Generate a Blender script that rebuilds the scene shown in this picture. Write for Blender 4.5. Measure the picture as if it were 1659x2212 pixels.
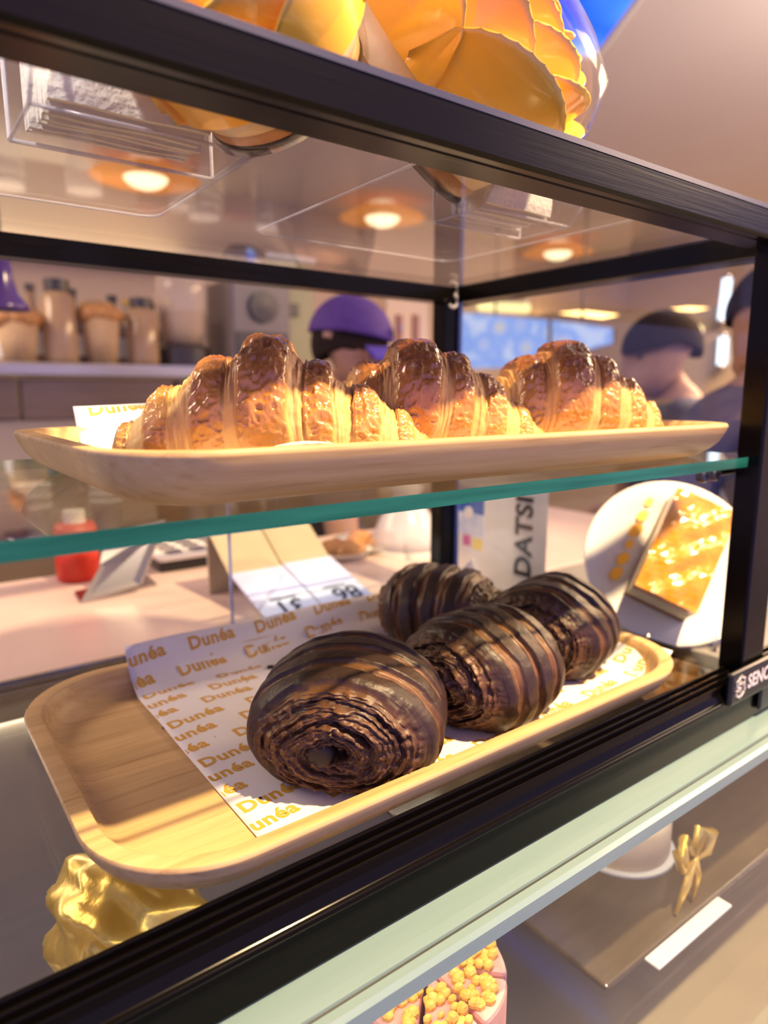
import bpy, bmesh, math, random
import numpy as np
from mathutils import Vector, Matrix
rnd = random.Random(7)
scene = bpy.context.scene
for o in list(bpy.data.objects): bpy.data.objects.remove(o)
C = scene.collection

# ------------------------------------------------------------------ camera, world, lights, exposure
S = 0.23                      # metres per layout unit; layout origin = camera, x along the case, y into it, z up
H0 = 1.30                     # camera height in metres
IW, IH, FPX = 1659.0, 2212.0, 1464.0
PITCH = math.atan(256/FPX); YAW = math.radians(53.5)
def W(p): return Vector((p[0]*S, p[1]*S, p[2]*S + H0))
FH = Vector((math.cos(YAW), math.sin(YAW), 0)); UPV = Vector((0, 0, 1))
FW = FH*math.cos(PITCH) - UPV*math.sin(PITCH)
RT = FW.cross(UPV).normalized(); UP = RT.cross(FW)
def ray(x, y): return FW + RT*((x-IW/2)/FPX) - UP*((y-IH/2)/FPX)
def onY(x, y, Y): d = ray(x, y); return d*(Y/d.y)
def onZ(x, y, Z): d = ray(x, y); return d*(Z/d.z)
def onX(x, y, X): d = ray(x, y); return d*(X/d.x)

cam_d = bpy.data.cameras.new('camera'); cam = bpy.data.objects.new('camera', cam_d); C.objects.link(cam)
cam_d.sensor_fit = 'VERTICAL'; cam_d.sensor_height = 36.0; cam_d.lens = FPX*36.0/IH
cam.matrix_world = Matrix.Translation(W((0, 0, 0))) @ Matrix((
    (RT.x, UP.x, -FW.x, 0), (RT.y, UP.y, -FW.y, 0), (RT.z, UP.z, -FW.z, 0), (0, 0, 0, 1)))
cam_d.clip_start = 0.01; cam_d.clip_end = 60
cam_d.dof.use_dof = True; cam_d.dof.focus_distance = 1.50*S; cam_d.dof.aperture_fstop = 5.5
scene.camera = cam

world = bpy.data.worlds.new('room_light'); scene.world = world; world.use_nodes = True
wb = world.node_tree.nodes['Background']
wb.inputs[0].default_value = (0.45, 0.42, 1.0, 1); wb.inputs[1].default_value = 1.15

def light(name, kind, loc, energy, color, **kw):
    d = bpy.data.lights.new(name, kind); d.energy = energy; d.color = color
    for k, v in kw.items(): setattr(d, k, v)
    o = bpy.data.objects.new(name, d); C.objects.link(o); o.location = W(loc); return o
def aim(o, target):
    o.rotation_euler = (W(target) - o.location).to_track_quat('-Z', 'Y').to_euler()
key = light('ceiling_and_fill_spot', 'SPOT', (2.35, -0.90, 3.95), 188, (1.0, 0.70, 0.38), spot_size=math.radians(80), spot_blend=0.4, shadow_soft_size=0.018)
aim(key, (1.0, 1.3, -0.3))
napkin_fill = light('ceiling_and_fill_spot', 'SPOT', (-2.3, -0.6, 4.1), 130, (1.0, 0.86, 0.68), spot_size=math.radians(11), spot_blend=0.5, shadow_soft_size=0.02)  # added spot that brightens the left napkins; no such lamp is seen
aim(napkin_fill, (0.42, 1.46, 0.58))
warm = light('room_fill_light', 'AREA', (-5.0, 8.5, 4.25), 66, (1.0, 0.74, 0.54), shape='RECTANGLE', size=1.2, size_y=0.9)  # added fill out of view, brightens the rear of the room
warm2 = light('room_fill_light', 'AREA', (11.0, -2.5, 4.25), 70, (1.0, 0.72, 0.45), shape='RECTANGLE', size=1.2, size_y=0.9)  # added fill off to the right, brightens the background
warm3 = light('room_fill_light', 'AREA', (13.0, 3.0, 4.25), 130, (1.0, 0.64, 0.36), shape='RECTANGLE', size=0.9, size_y=0.9)  # unseen extra fill, warms the far right wall
up1 = light('ceiling_fill_light', 'AREA', (8.5, 0.6, 1.6), 26, (1.0, 0.82, 0.66), shape='DISK', size=0.3)  # added uplight out of view, lifts the ceiling brightness
up1.rotation_euler = (math.pi, 0, 0)
cove1 = light('cove_light', 'AREA', (-3.5, 14.6, 2.80), 9, (1.0, 0.78, 0.50), shape='RECTANGLE', size=4.2, size_y=0.12)
cove1.rotation_euler = (math.pi, 0, 0)
lowlit = light('fridge_led_and_fill', 'AREA', (1.4, 1.02, -1.13), .45, (1.0, 0.85, 0.62), shape='RECTANGLE', size=0.62, size_y=0.02)
aim(lowlit, (1.4, 1.2, -2.2))
lowback = light('fridge_led_and_fill', 'AREA', (0.6, 2.55, -1.14), 3.2, (1.0, 0.88, 0.72), shape='RECTANGLE', size=0.75, size_y=0.02)  # added rear fill, brightens the left of the fridge interior
aim(lowback, (0.6, 1.5, -2.2))

scene.view_settings.view_transform = 'Standard'; scene.view_settings.look = 'None'
scene.view_settings.exposure = 0.0; scene.view_settings.gamma = 1.0
scene.view_settings.use_curve_mapping = False
scene.cycles.transparent_max_bounces = 24; scene.cycles.max_bounces = 10
scene.cycles.caustics_reflective = False; scene.cycles.caustics_refractive = False

# ------------------------------------------------------------------ materials
def nt(m):
    m.use_nodes = True; return m.node_tree.nodes, m.node_tree.links
def pbr(name, col, rough=0.5, metal=0.0, spec=0.5, emit=None, estr=0.0, coat=0.0, sss=0.0, trans=0.0, alpha=1.0):
    m = bpy.data.materials.new(name); n, l = nt(m); b = n['Principled BSDF']
    b.inputs['Base Color'].default_value = (*col, 1); b.inputs['Roughness'].default_value = rough
    b.inputs['Metallic'].default_value = metal; b.inputs['Specular IOR Level'].default_value = spec
    b.inputs['Coat Weight'].default_value = coat; b.inputs['Coat Roughness'].default_value = 0.08
    b.inputs['Subsurface Weight'].default_value = sss
    if sss: b.inputs['Subsurface Radius'].default_value = (0.01, 0.004, 0.002); b.inputs['Subsurface Scale'].default_value = 0.6
    b.inputs['Transmission Weight'].default_value = trans; b.inputs['Alpha'].default_value = alpha
    if emit: b.inputs['Emission Color'].default_value = (*emit, 1); b.inputs['Emission Strength'].default_value = estr
    return m
def node(n, t, **kw):
    x = n.new(t)
    for k, v in kw.items(): setattr(x, k, v)
    return x
def ramp(n, stops):
    r = n.new('ShaderNodeValToRGB'); e = r.color_ramp.elements
    while len(e) > 1: e.remove(e[0])
    e[0].position = stops[0][0]; e[0].color = (*stops[0][1], 1)
    for p, c in stops[1:]:
        k = e.new(p); k.color = (*c, 1)
    return r
def mapped(n, l, scale, coord='Object'):
    tc = n.new('ShaderNodeTexCoord'); mp = n.new('ShaderNodeMapping'); mp.inputs['Scale'].default_value = scale
    l.new(tc.outputs[coord], mp.inputs['Vector']); return mp.outputs['Vector']
def noisy(name, c0, c1, scale=(1, 1, 1), nscale=20, rough=0.5, bump=0.0, metal=0.0, detail=4, spec=0.5, coat=0.0, lo=0.3, hi=0.7):
    m = pbr(name, c0, rough, metal, spec, coat=coat); n, l = nt(m); b = n['Principled BSDF']
    v = mapped(n, l, scale); t = n.new('ShaderNodeTexNoise'); t.inputs['Scale'].default_value = nscale; t.inputs['Detail'].default_value = detail
    l.new(v, t.inputs['Vector']); r = ramp(n, [(lo, c0), (hi, c1)]); l.new(t.outputs['Fac'], r.inputs['Fac'])
    l.new(r.outputs['Color'], b.inputs['Base Color'])
    if bump:
        bp = n.new('ShaderNodeBump'); bp.inputs['Strength'].default_value = bump; bp.inputs['Distance'].default_value = 0.002
        l.new(t.outputs['Fac'], bp.inputs['Height']); l.new(bp.outputs['Normal'], b.inputs['Normal'])
    return m
def glass_mat(name, tint=(0.97, 0.985, 0.98), refl=0.96, base=0.03, rough=0.0):
    m = bpy.data.materials.new(name); n, l = nt(m); n.remove(n['Principled BSDF']); out = n['Material Output']
    tr = n.new('ShaderNodeBsdfTransparent'); tr.inputs[0].default_value = (*tint, 1)
    gl = n.new('ShaderNodeBsdfGlossy'); gl.inputs['Roughness'].default_value = rough; gl.inputs['Color'].default_value = (1, 1, 1, 1)
    lw = n.new('ShaderNodeLayerWeight'); lw.inputs['Blend'].default_value = 0.5
    pw = node(n, 'ShaderNodeMath', operation='POWER'); pw.inputs[1].default_value = 5.0
    ma = node(n, 'ShaderNodeMath', operation='MULTIPLY_ADD'); ma.inputs[1].default_value = refl; ma.inputs[2].default_value = base
    l.new(lw.outputs['Facing'], pw.inputs[0]); l.new(pw.outputs[0], ma.inputs[0])
    mx = n.new('ShaderNodeMixShader'); l.new(ma.outputs[0], mx.inputs[0]); l.new(tr.outputs[0], mx.inputs[1]); l.new(gl.outputs[0], mx.inputs[2])
    l.new(mx.outputs[0], out.inputs['Surface']); return m
def emis(name, col, strength):
    m = bpy.data.materials.new(name); n, l = nt(m); n.remove(n['Principled BSDF'])
    e = n.new('ShaderNodeEmission'); e.inputs[0].default_value = (*col, 1); e.inputs[1].default_value = strength
    l.new(e.outputs[0], n['Material Output'].inputs['Surface']); return m

def wood_mat(name):
    m = pbr(name, (.7, .5, .3), 0.42, spec=0.35); n, l = nt(m); b = n['Principled BSDF']
    v1 = mapped(n, l, (3.0/S, 55.0/S, 55.0/S)); t1 = n.new('ShaderNodeTexNoise'); t1.inputs['Scale'].default_value = 1.0; t1.inputs['Detail'].default_value = 5; t1.inputs['Roughness'].default_value = .6
    l.new(v1, t1.inputs['Vector'])
    # laminated strips across y
    tc = n.new('ShaderNodeTexCoord'); sx = n.new('ShaderNodeSeparateXYZ'); l.new(tc.outputs['Object'], sx.inputs[0])
    d = node(n, 'ShaderNodeMath', operation='MULTIPLY'); d.inputs[1].default_value = 1/(0.062*S); l.new(sx.outputs['Y'], d.inputs[0])
    fl = node(n, 'ShaderNodeMath', operation='FLOOR'); l.new(d.outputs[0], fl.inputs[0])
    wn = node(n, 'ShaderNodeTexWhiteNoise', noise_dimensions='1D'); l.new(fl.outputs[0], wn.inputs['W'])
    r = ramp(n, [(.22, (.42, .25, .095)), (.45, (.62, .41, .175)), (.75, (.70, .49, .235))]); l.new(t1.outputs['Fac'], r.inputs['Fac'])
    hv = n.new('ShaderNodeHueSaturation'); l.new(r.outputs['Color'], hv.inputs['Color'])
    mr = n.new('ShaderNodeMapRange'); mr.inputs['To Min'].default_value = .90; mr.inputs['To Max'].default_value = 1.08
    l.new(wn.outputs['Value'], mr.inputs['Value']); l.new(mr.outputs[0], hv.inputs['Value']); l.new(hv.outputs[0], b.inputs['Base Color'])
    # bamboo node specks
    t3 = n.new('ShaderNodeTexNoise'); t3.inputs['Scale'].default_value = 1.0; v3 = mapped(n, l, (90/S, 30/S, 60/S)); l.new(v3, t3.inputs['Vector'])
    bp = n.new('ShaderNodeBump'); bp.inputs['Strength'].default_value = .12; bp.inputs['Distance'].default_value = .0008
    l.new(t1.outputs['Fac'], bp.inputs['Height']); l.new(bp.outputs[0], b.inputs['Normal'])
    return m

M = {}
M['black'] = noisy('black_anodised', (.0025, .002, .002), (.004, .003, .003), (1.5, 60, 60), 6, .18, bump=.02, spec=.11)
M['blackm'] = noisy('black_brushed', (.003, .002, .002), (.005, .0035, .003), (2, 90, 90), 6, .24, bump=.05, spec=.16)
M['blackpl'] = pbr('black_plastic', (.008, .008, .009), .35)
M['glass'] = glass_mat('clear_glass', (.97, .985, .98), .70, .025)
M['shelfglass'] = glass_mat('shelf_glass', (.93, .97, .95))
M['acrylic'] = glass_mat('clear_acrylic', (.985, .985, .995), .30, .012, .03)
M['film'] = glass_mat('clear_film', (1, 1, 1), .5, .03, .1)
M['acrylic_edge'] = pbr('acrylic_edge', (.62, .60, .70), .15, alpha=.55)
M['gedge'] = noisy('green_glass_edge', (.006, .075, .055), (.018, .14, .11), (2, 40, 40), 5, .15, spec=.3)
M['wood'] = wood_mat('bamboo_wood')
M['paper'] = noisy('white_paper', (.80, .78, .76), (.84, .82, .80), (8, 8, 8), 4, .6, bump=.05)
M['ink'] = pbr('ochre_ink', (.66, .36, .045), .6)
M['darkink'] = pbr('dark_ink', (.02, .022, .03), .5)
M['white'] = noisy('white_card', (.74, .73, .70), (.80, .79, .76), (5, 5, 5), 3, .45)
M['ledge'] = noisy('pale_green_ledge', (.195, .295, .305), (.22, .32, .33), (3, 30, 30), 3, .22, spec=.5)
M['ledge_dark'] = pbr('ledge_groove', (.05, .055, .05), .4)
M['chrome'] = pbr('chrome', (.55, .54, .55), .22, 1.0)
M['screwm'] = pbr('screw_metal', (.16, .15, .17), .3, .9)
M['napkin'] = noisy('napkin_paper', (.72, .69, .64), (.80, .77, .72), (60, 60, 60), 6, .8, bump=.5)
M['mango'] = noisy('mango_glaze', (1.0, .50, .035), (1.0, .58, .06), (8, 8, 8), 3, .22, bump=.05, coat=.3)
M['cream'] = noisy('cream_sponge', (.78, .60, .33), (.85, .68, .42), (10, 10, 10), 5, .5, bump=.15)
M['crust'] = noisy('brown_crust', (.40, .17, .05), (.58, .30, .10), (15, 15, 15), 5, .6, bump=.3)

def croissant_mat():
    m = pbr('croissant_crust', (.6, .3, .1), .35, spec=.5, coat=.35); n, l = nt(m); b = n['Principled BSDF']
    a1 = node(n, 'ShaderNodeAttribute', attribute_name='lam'); a2 = node(n, 'ShaderNodeAttribute', attribute_name='top')
    v = mapped(n, l, (14/S, 14/S, 14/S)); t = n.new('ShaderNodeTexNoise'); t.inputs['Detail'].default_value = 6; t.inputs['Scale'].default_value = 1
    l.new(v, t.inputs['Vector'])
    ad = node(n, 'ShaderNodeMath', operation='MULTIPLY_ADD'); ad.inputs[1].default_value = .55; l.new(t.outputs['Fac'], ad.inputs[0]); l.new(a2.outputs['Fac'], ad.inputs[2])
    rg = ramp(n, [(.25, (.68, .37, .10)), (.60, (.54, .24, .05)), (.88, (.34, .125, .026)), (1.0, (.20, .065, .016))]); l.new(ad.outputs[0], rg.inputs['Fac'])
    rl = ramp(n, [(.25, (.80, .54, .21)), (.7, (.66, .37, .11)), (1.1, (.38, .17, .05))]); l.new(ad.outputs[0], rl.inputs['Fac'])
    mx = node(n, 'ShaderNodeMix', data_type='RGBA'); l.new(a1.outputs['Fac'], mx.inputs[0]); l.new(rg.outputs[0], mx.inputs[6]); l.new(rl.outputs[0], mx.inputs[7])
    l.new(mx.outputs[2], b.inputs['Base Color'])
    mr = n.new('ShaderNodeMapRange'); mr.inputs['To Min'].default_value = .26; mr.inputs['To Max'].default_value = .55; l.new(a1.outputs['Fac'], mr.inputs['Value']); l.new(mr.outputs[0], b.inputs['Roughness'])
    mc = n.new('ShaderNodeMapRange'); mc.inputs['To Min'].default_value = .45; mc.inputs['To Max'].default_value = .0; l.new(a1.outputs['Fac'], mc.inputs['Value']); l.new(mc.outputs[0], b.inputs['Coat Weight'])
    v2 = mapped(n, l, (60/S, 60/S, 60/S)); t2 = n.new('ShaderNodeTexNoise'); t2.inputs['Scale'].default_value = 1; t2.inputs['Detail'].default_value = 3; l.new(v2, t2.inputs['Vector'])
    bp = n.new('ShaderNodeBump'); bp.inputs['Strength'].default_value = .35; bp.inputs['Distance'].default_value = .0012; l.new(t2.outputs['Fac'], bp.inputs['Height'])
    l.new(bp.outputs[0], b.inputs['Normal'])
    return m
def pain_mat():
    m = pbr('chocolate_pastry', (.1, .05, .02), .45, spec=.4); n, l = nt(m); b = n['Principled BSDF']
    a1 = node(n, 'ShaderNodeAttribute', attribute_name='lam')
    v = mapped(n, l, (16/S, 16/S, 16/S)); t = n.new('ShaderNodeTexNoise'); t.inputs['Detail'].default_value = 6; t.inputs['Scale'].default_value = 1; l.new(v, t.inputs['Vector'])
    ad = node(n, 'ShaderNodeMath', operation='MULTIPLY_ADD'); ad.inputs[1].default_value = .5; l.new(t.outputs['Fac'], ad.inputs[0])
    sb = node(n, 'ShaderNodeMath', operation='SUBTRACT'); sb.inputs[1].default_value = .25; l.new(a1.outputs['Fac'], sb.inputs[0]); l.new(sb.outputs[0], ad.inputs[2])
    r = ramp(n, [(.0, (.028, .013, .009)), (.3, (.050, .022, .012)), (.6, (.088, .038, .015)), (1.0, (.19, .088, .034))]); l.new(ad.outputs[0], r.inputs['Fac'])
    l.new(r.outputs[0], b.inputs['Base Color'])
    v2 = mapped(n, l, (70/S, 70/S, 70/S)); t2 = n.new('ShaderNodeTexNoise'); t2.inputs['Scale'].default_value = 1; l.new(v2, t2.inputs['Vector'])
    bp = n.new('ShaderNodeBump'); bp.inputs['Strength'].default_value = .35; bp.inputs['Distance'].default_value = .001; l.new(t2.outputs['Fac'], bp.inputs['Height'])
    l.new(bp.outputs[0], b.inputs['Normal']); return m
M['croissant'] = croissant_mat(); M['pain'] = pain_mat()
M['choc'] = pbr('dark_chocolate', (.014, .007, .005), .6)

# ------------------------------------------------------------------ helpers
class MB:
    def __init__(s): s.v = []; s.f = []; s.mi = []; s.at = {}
    def add(s, vs, fs, mi=0):
        b = len(s.v); s.v += [tuple(p) for p in vs]; s.f += [tuple(i+b for i in f) for f in fs]; s.mi += [mi]*len(fs); return s
    def box(s, x0, x1, y0, y1, z0, z1, mi=0):
        vs = [(x, y, z) for z in (z0, z1) for y in (y0, y1) for x in (x0, x1)]
        return s.add(vs, [(0, 2, 3, 1), (4, 5, 7, 6), (0, 1, 5, 4), (2, 6, 7, 3), (0, 4, 6, 2), (1, 3, 7, 5)], mi)
    def prism_x(s, prof, x0, x1, mi=0):
        n = len(prof); vs = [(x0, y, z) for y, z in prof] + [(x1, y, z) for y, z in prof]
        fs = [(i, (i+1) % n, n+(i+1) % n, n+i) for i in range(n)] + [tuple(range(n))[::-1], tuple(range(n, 2*n))]
        return s.add(vs, fs, mi)
    def prism(s, pts, vec, mi=0):
        n = len(pts); vec = Vector(vec); vs = [Vector(p) for p in pts] + [Vector(p)+vec for p in pts]
        fs = [(i, (i+1) % n, n+(i+1) % n, n+i) for i in range(n)] + [tuple(range(n))[::-1], tuple(range(n, 2*n))]
        return s.add(vs, fs, mi)
    def tube(s, pts, r, n=10, mi=0, cap=True):
        pts = [Vector(p) for p in pts]; rings = []; prev = None; rs = r if isinstance(r, (list, tuple)) else [r]*len(pts)
        for i, p in enumerate(pts):
            t = (pts[min(i+1, len(pts)-1)] - pts[max(i-1, 0)]).normalized()
            a = prev if prev is not None else (Vector((0, 0, 1)) if abs(t.z) < .9 else Vector((1, 0, 0)))
            u = (a - t*a.dot(t)).normalized(); prev = u; w = t.cross(u)
            rings.append([p + (u*math.cos(2*math.pi*k/n) + w*math.sin(2*math.pi*k/n))*rs[i] for k in range(n)])
        vs = [q for rg in rings for q in rg]; fs = []
        for i in range(len(pts)-1):
            for k in range(n): fs.append((i*n+k, i*n+(k+1) % n, (i+1)*n+(k+1) % n, (i+1)*n+k))
        if cap: fs += [tuple(range(n))[::-1], tuple(range((len(pts)-1)*n, len(pts)*n))]
        return s.add(vs, fs, mi)
    def lathe(s, prof, origin=(0, 0, 0), axis=(0, 0, 1), n=32, mi=0):
        ax = Vector(axis).normalized(); a = Vector((0, 0, 1)) if abs(ax.z) < .9 else Vector((1, 0, 0))
        u = (a - ax*a.dot(ax)).normalized(); w = ax.cross(u); o = Vector(origin)
        vs = [o + ax*h + (u*math.cos(2*math.pi*k/n) + w*math.sin(2*math.pi*k/n))*r for r, h in prof for k in range(n)]
        fs = []
        for i in range(len(prof)-1):
            for k in range(n): fs.append((i*n+k, i*n+(k+1) % n, (i+1)*n+(k+1) % n, (i+1)*n+k))
        if prof[0][0] > 1e-4: fs.append(tuple(range(n))[::-1])
        if prof[-1][0] > 1e-4: fs.append(tuple(range((len(prof)-1)*n, len(prof)*n)))
        return s.add(vs, fs, mi)
    def ellipsoid(s, c, rad, n=20, m=14, mi=0, fn=None):
        vs = []
        for i in range(m+1):
            a = math.pi*i/m
            for k in range(n):
                b = 2*math.pi*k/n; p = Vector((math.sin(a)*math.cos(b), math.sin(a)*math.sin(b), math.cos(a)))
                if fn: p = fn(p)
                vs.append((c[0]+p.x*rad[0], c[1]+p.y*rad[1], c[2]+p.z*rad[2]))
        fs = [(i*n+k, i*n+(k+1) % n, (i+1)*n+(k+1) % n, (i+1)*n+k) for i in range(m) for k in range(n)]
        return s.add(vs, fs, mi)
    def xform(s, fn): s.v = [tuple(fn(Vector(p))) for p in s.v]; return s
    def build(s, name, mats, parent=None, origin=None, smooth=False, bev=0, flip=False):
        if not isinstance(mats, (list, tuple)): mats = [mats]
        if parent is not None: o0 = Vector(parent['_o'])
        elif origin is not None: o0 = Vector(origin)
        else:
            a = np.array(s.v); o0 = Vector(((a[:, 0].min()+a[:, 0].max())/2, (a[:, 1].min()+a[:, 1].max())/2, a[:, 2].min()))
        me = bpy.data.meshes.new(name)
        me.from_pydata([((p[0]-o0.x)*S, (p[1]-o0.y)*S, (p[2]-o0.z)*S) for p in s.v], [], s.f)
        for m in mats: me.materials.append(m)
        me.polygons.foreach_set('material_index', s.mi)
        bm = bmesh.new(); bm.from_mesh(me); bmesh.ops.remove_doubles(bm, verts=bm.verts, dist=1e-7) if not s.at else None
        bmesh.ops.recalc_face_normals(bm, faces=bm.faces); bm.to_mesh(me); bm.free()
        if smooth: me.polygons.foreach_set('use_smooth', [True]*len(me.polygons))
        for k, arr in s.at.items():
            at = me.attributes.new(k, 'FLOAT', 'POINT'); at.data.foreach_set('value', np.asarray(arr, dtype=np.float32))
        ob = bpy.data.objects.new(name, me); C.objects.link(ob)
        if parent is not None: ob.parent = parent
        else: ob.location = W(o0)
        ob['_o'] = list(o0)
        if bev:
            b = ob.modifiers.new('bevel', 'BEVEL'); b.width = bev*S; b.segments = 2; b.limit_method = 'ANGLE'; b.angle_limit = math.radians(40)
        return ob
def thing(name, origin, label, cat, group=None):
    o = bpy.data.objects.new(name, None); C.objects.link(o); o.location = W(origin); o['_o'] = list(origin); o.empty_display_size = .02
    return tag(o, label, cat, group)
def tag(o, label, cat, group=None):
    o['label'] = label; o['category'] = cat
    if group: o['group'] = group
    return o
def struct(o, label=None, cat=None):
    o['kind'] = 'structure'
    if label: o['label'] = label
    if cat: o['category'] = cat
    return o
def tube(name, pts, r, mat, parent, n=10): return MB().tube(pts, r, n).build(name, mat, parent, smooth=True)
def box(name, b, mat, parent=None, bev=0): return MB().box(*b).build(name, mat, parent, bev=bev)

# numpy value noise
def _h(ix, iy, iz, sd):
    n = (ix*374761393 + iy*668265263 + iz*2147483647 + sd*974634777) & 0xffffffff
    n = ((n ^ (n >> 13)) * 1274126177) & 0xffffffff
    return ((n ^ (n >> 16)) & 0xffffff)/float(0xffffff)
def vnoise(x, y, z, sd=0):
    xi = np.floor(x).astype(np.int64); yi = np.floor(y).astype(np.int64); zi = np.floor(z).astype(np.int64)
    fx, fy, fz = x-xi, y-yi, z-zi
    sx, sy, sz = (f*f*(3-2*f) for f in (fx, fy, fz)); r = 0
    for a in (0, 1):
        for b in (0, 1):
            for c in (0, 1):
                r = r + _h(xi+a, yi+b, zi+c, sd)*(sx if a else 1-sx)*(sy if b else 1-sy)*(sz if c else 1-sz)
    return r
def fbm(x, y, z, sd=0, o=3):
    r = 0; a = .5; t = 0
    for k in range(o): r = r + a*vnoise(x*2**k, y*2**k, z*2**k, sd+k*17); t += a; a *= .5
    return r/t
def sstep(a, b, x):
    t = np.clip((x-a)/(b-a), 0, 1); return t*t*(3-2*t)

def text_mesh(txt, size=1.0, bold=0.02, spacing=1.0):
    cu = bpy.data.curves.new('lettering', 'FONT'); cu.body = txt; cu.size = size; cu.offset = bold; cu.space_character = spacing
    cu.resolution_u = 3; ob = bpy.data.objects.new('lettering_tmp', cu); C.objects.link(ob)
    dg = bpy.context.evaluated_depsgraph_get(); me = bpy.data.meshes.new_from_object(ob.evaluated_get(dg))
    vs = [tuple(v.co) for v in me.vertices]; fs = [tuple(p.vertices) for p in me.polygons]
    bpy.data.objects.remove(ob); bpy.data.curves.remove(cu); bpy.data.meshes.remove(me)
    return vs, fs
# ------------------------------------------------------------------ the setting
M['ceil'] = noisy('ceiling_paint', (.62, .56, .55), (.66, .60, .59), (.5, .5, .5), 2, .7)
M['wall'] = noisy('beige_wall', (.62, .50, .38), (.66, .54, .42), (.7, .7, .7), 2, .7)
M['floorm'] = noisy('floor_tile', (.22, .19, .17), (.27, .23, .20), (2, 2, 2), 3, .4)
M['counter'] = noisy('pink_beige_counter', (.60, .46, .42), (.66, .52, .47), (3, 3, 3), 4, .28, spec=.5)
M['cabinet'] = noisy('brown_cabinet', (.16, .115, .09), (.20, .145, .115), (2, 2, 20), 3, .25)
FZ = -H0/S; ZC = 4.34
struct(box('floor', (-14, 26, -10, 18, FZ-.3, FZ), M['floorm']))
struct(box('ceiling', (-14, 26, -4, 18, ZC, ZC+.3), M['ceil']))
struct(box('wall_back', (-14, 26, 15, 15.4, FZ, ZC), M['wall']))
struct(box('wall_right', (22, 22.4, -10, 15, FZ, ZC), M['wall']))
# warm cove lit ledge along the back wall
struct(box('trim_1', (-13.9, 6.0, 14.2, 15.0, 2.55, 2.60), M['wall']))

# ---------------- refrigerated counter under the display case
fr = thing('refrigerated_counter', (1.2, 1.8, FZ), 'pale refrigerated counter with glass front standing under the display case', 'counter')
M['fpanel'] = noisy('fridge_liner', (.40, .34, .25), (.46, .40, .30), (3, 3, 3), 3, .35)
M['fback'] = noisy('fridge_back', (.34, .29, .22), (.40, .34, .26), (3, 3, 3), 3, .2)
LX0, LX1 = -1.3, 4.6
led = [(.866, -1.135), (.866, -1.10), (.876, -1.092), (.895, -1.092), (.897, -1.099), (.903, -1.099), (.905, -1.090), (.93, -1.088), (1.06, -1.088), (1.06, -1.12), (.88, -1.135)]
MB().prism_x(led, LX0, LX1).build('worktop_edge', M['ledge'], fr)
MB().box(LX0, LX1, .8968, .9032, -1.0988, -1.0955).build('seal_line', M['ledge_dark'], fr)
MB().box(LX0, LX1, .868, .888, -2.35, -1.135).build('front_glass', M['glass'], fr)
MB().box(LX0, LX1, .868, 2.60, -2.45, -2.35).build('interior_floor', M['fpanel'], fr)
MB().box(LX0, LX1, .80, 2.60, FZ, -2.45).build('base', M['ledge'], fr)
MB().box(LX0, LX1, 2.53, 2.60, -2.35, -1.10).build('rear_panel', M['fback'], fr)
MB().box(LX0-.05, LX0, .868, 2.60, -2.35, -1.10).build('side_panel', M['fpanel'], fr)
MB().box(LX1, LX1+.05, .868, 2.60, -2.35, -1.10).build('side_panel', M['fpanel'], fr)
MB().box(LX0, LX1, .90, 2.52, -1.72, -1.70).build('interior_shelf', M['glass'], fr)
MB().box(LX0, LX1, 2.53, 2.61, -1.10, -1.086).build('rear_trim', M['chrome'], fr)

# ---------------- glass display case
dc = thing('display_case', (1.0, 1.75, -1.085), 'black-framed countertop glass display case holding the pastry trays', 'display case')
CX0, CX1 = -.40, 2.33
GX = 2.29           # side glass plane
bp = [(.985, -1.083), (.985, -.985), (.975, -.981), (.975, -.968), (.985, -.964), (.995, -.945), (.995, -.922), (1.003, -.922), (1.003, -.937), (1.010, -.937), (1.010, -.912),
      (1.018, -.912), (1.018, -.930), (1.026, -.930), (1.026, -.905), (1.035, -.905), (1.035, -.925), (1.043, -.925), (1.043, -.897), (1.053, -.897), (1.053, -1.083)]
MB().prism_x(bp, CX0, 2.62).build('bottom_rail', M['black'], dc, bev=.0025)
tp = [(.985, .445), (.985, .512), (.992, .521), (1.010, .523), (1.010, .515), (1.108, .515), (1.108, .442), (1.03, .440), (1.025, .446), (1.018, .446), (1.014, .438), (.995, .438)]
MB().prism_x(tp, CX0, 2.62).build('top_rail', M['blackm'], dc)
MB().box(CX0, 2.62, .983, .990, .512, .524).build('rail_edge', pbr('dark_edge', (.16, .15, .15), .25, .9), dc)
# rear rails
rp = [(2.50, .425), (2.50, .455), (2.515, .455), (2.515, .50), (2.58, .50), (2.58, .425)]
MB().prism_x(rp, CX0, 2.40).build('top_rail', M['black'], dc)
bb = [(2.46, -1.083), (2.46, -.99), (2.475, -.99), (2.475, -1.005), (2.49, -1.005), (2.49, -.985), (2.52, -.985), (2.52, -1.083)]
MB().prism_x(bb, CX0, 2.40).build('bottom_rail', M['black'], dc)
MB().box(CX0, 2.40, 2.515, 2.53, -1.0, -.965).build('track_strip', M['chrome'], dc)
# side rails
MB().box(GX-.02, 2.40, 1.05, 2.56, .425, .505).build('side_rail', M['black'], dc, bev=.006)
MB().box(GX-.03, 2.40, 1.05, 2.52, -1.083, -.965).build('side_rail', M['black'], dc, bev=.006)
MB().box(CX0, CX0+.06, 1.05, 2.56, .425, .505).build('side_rail', M['black'], dc, bev=.006)
MB().box(CX0, CX0+.06, 1.05, 2.52, -1.083, -.985).build('side_rail', M['black'], dc, bev=.006)
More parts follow.
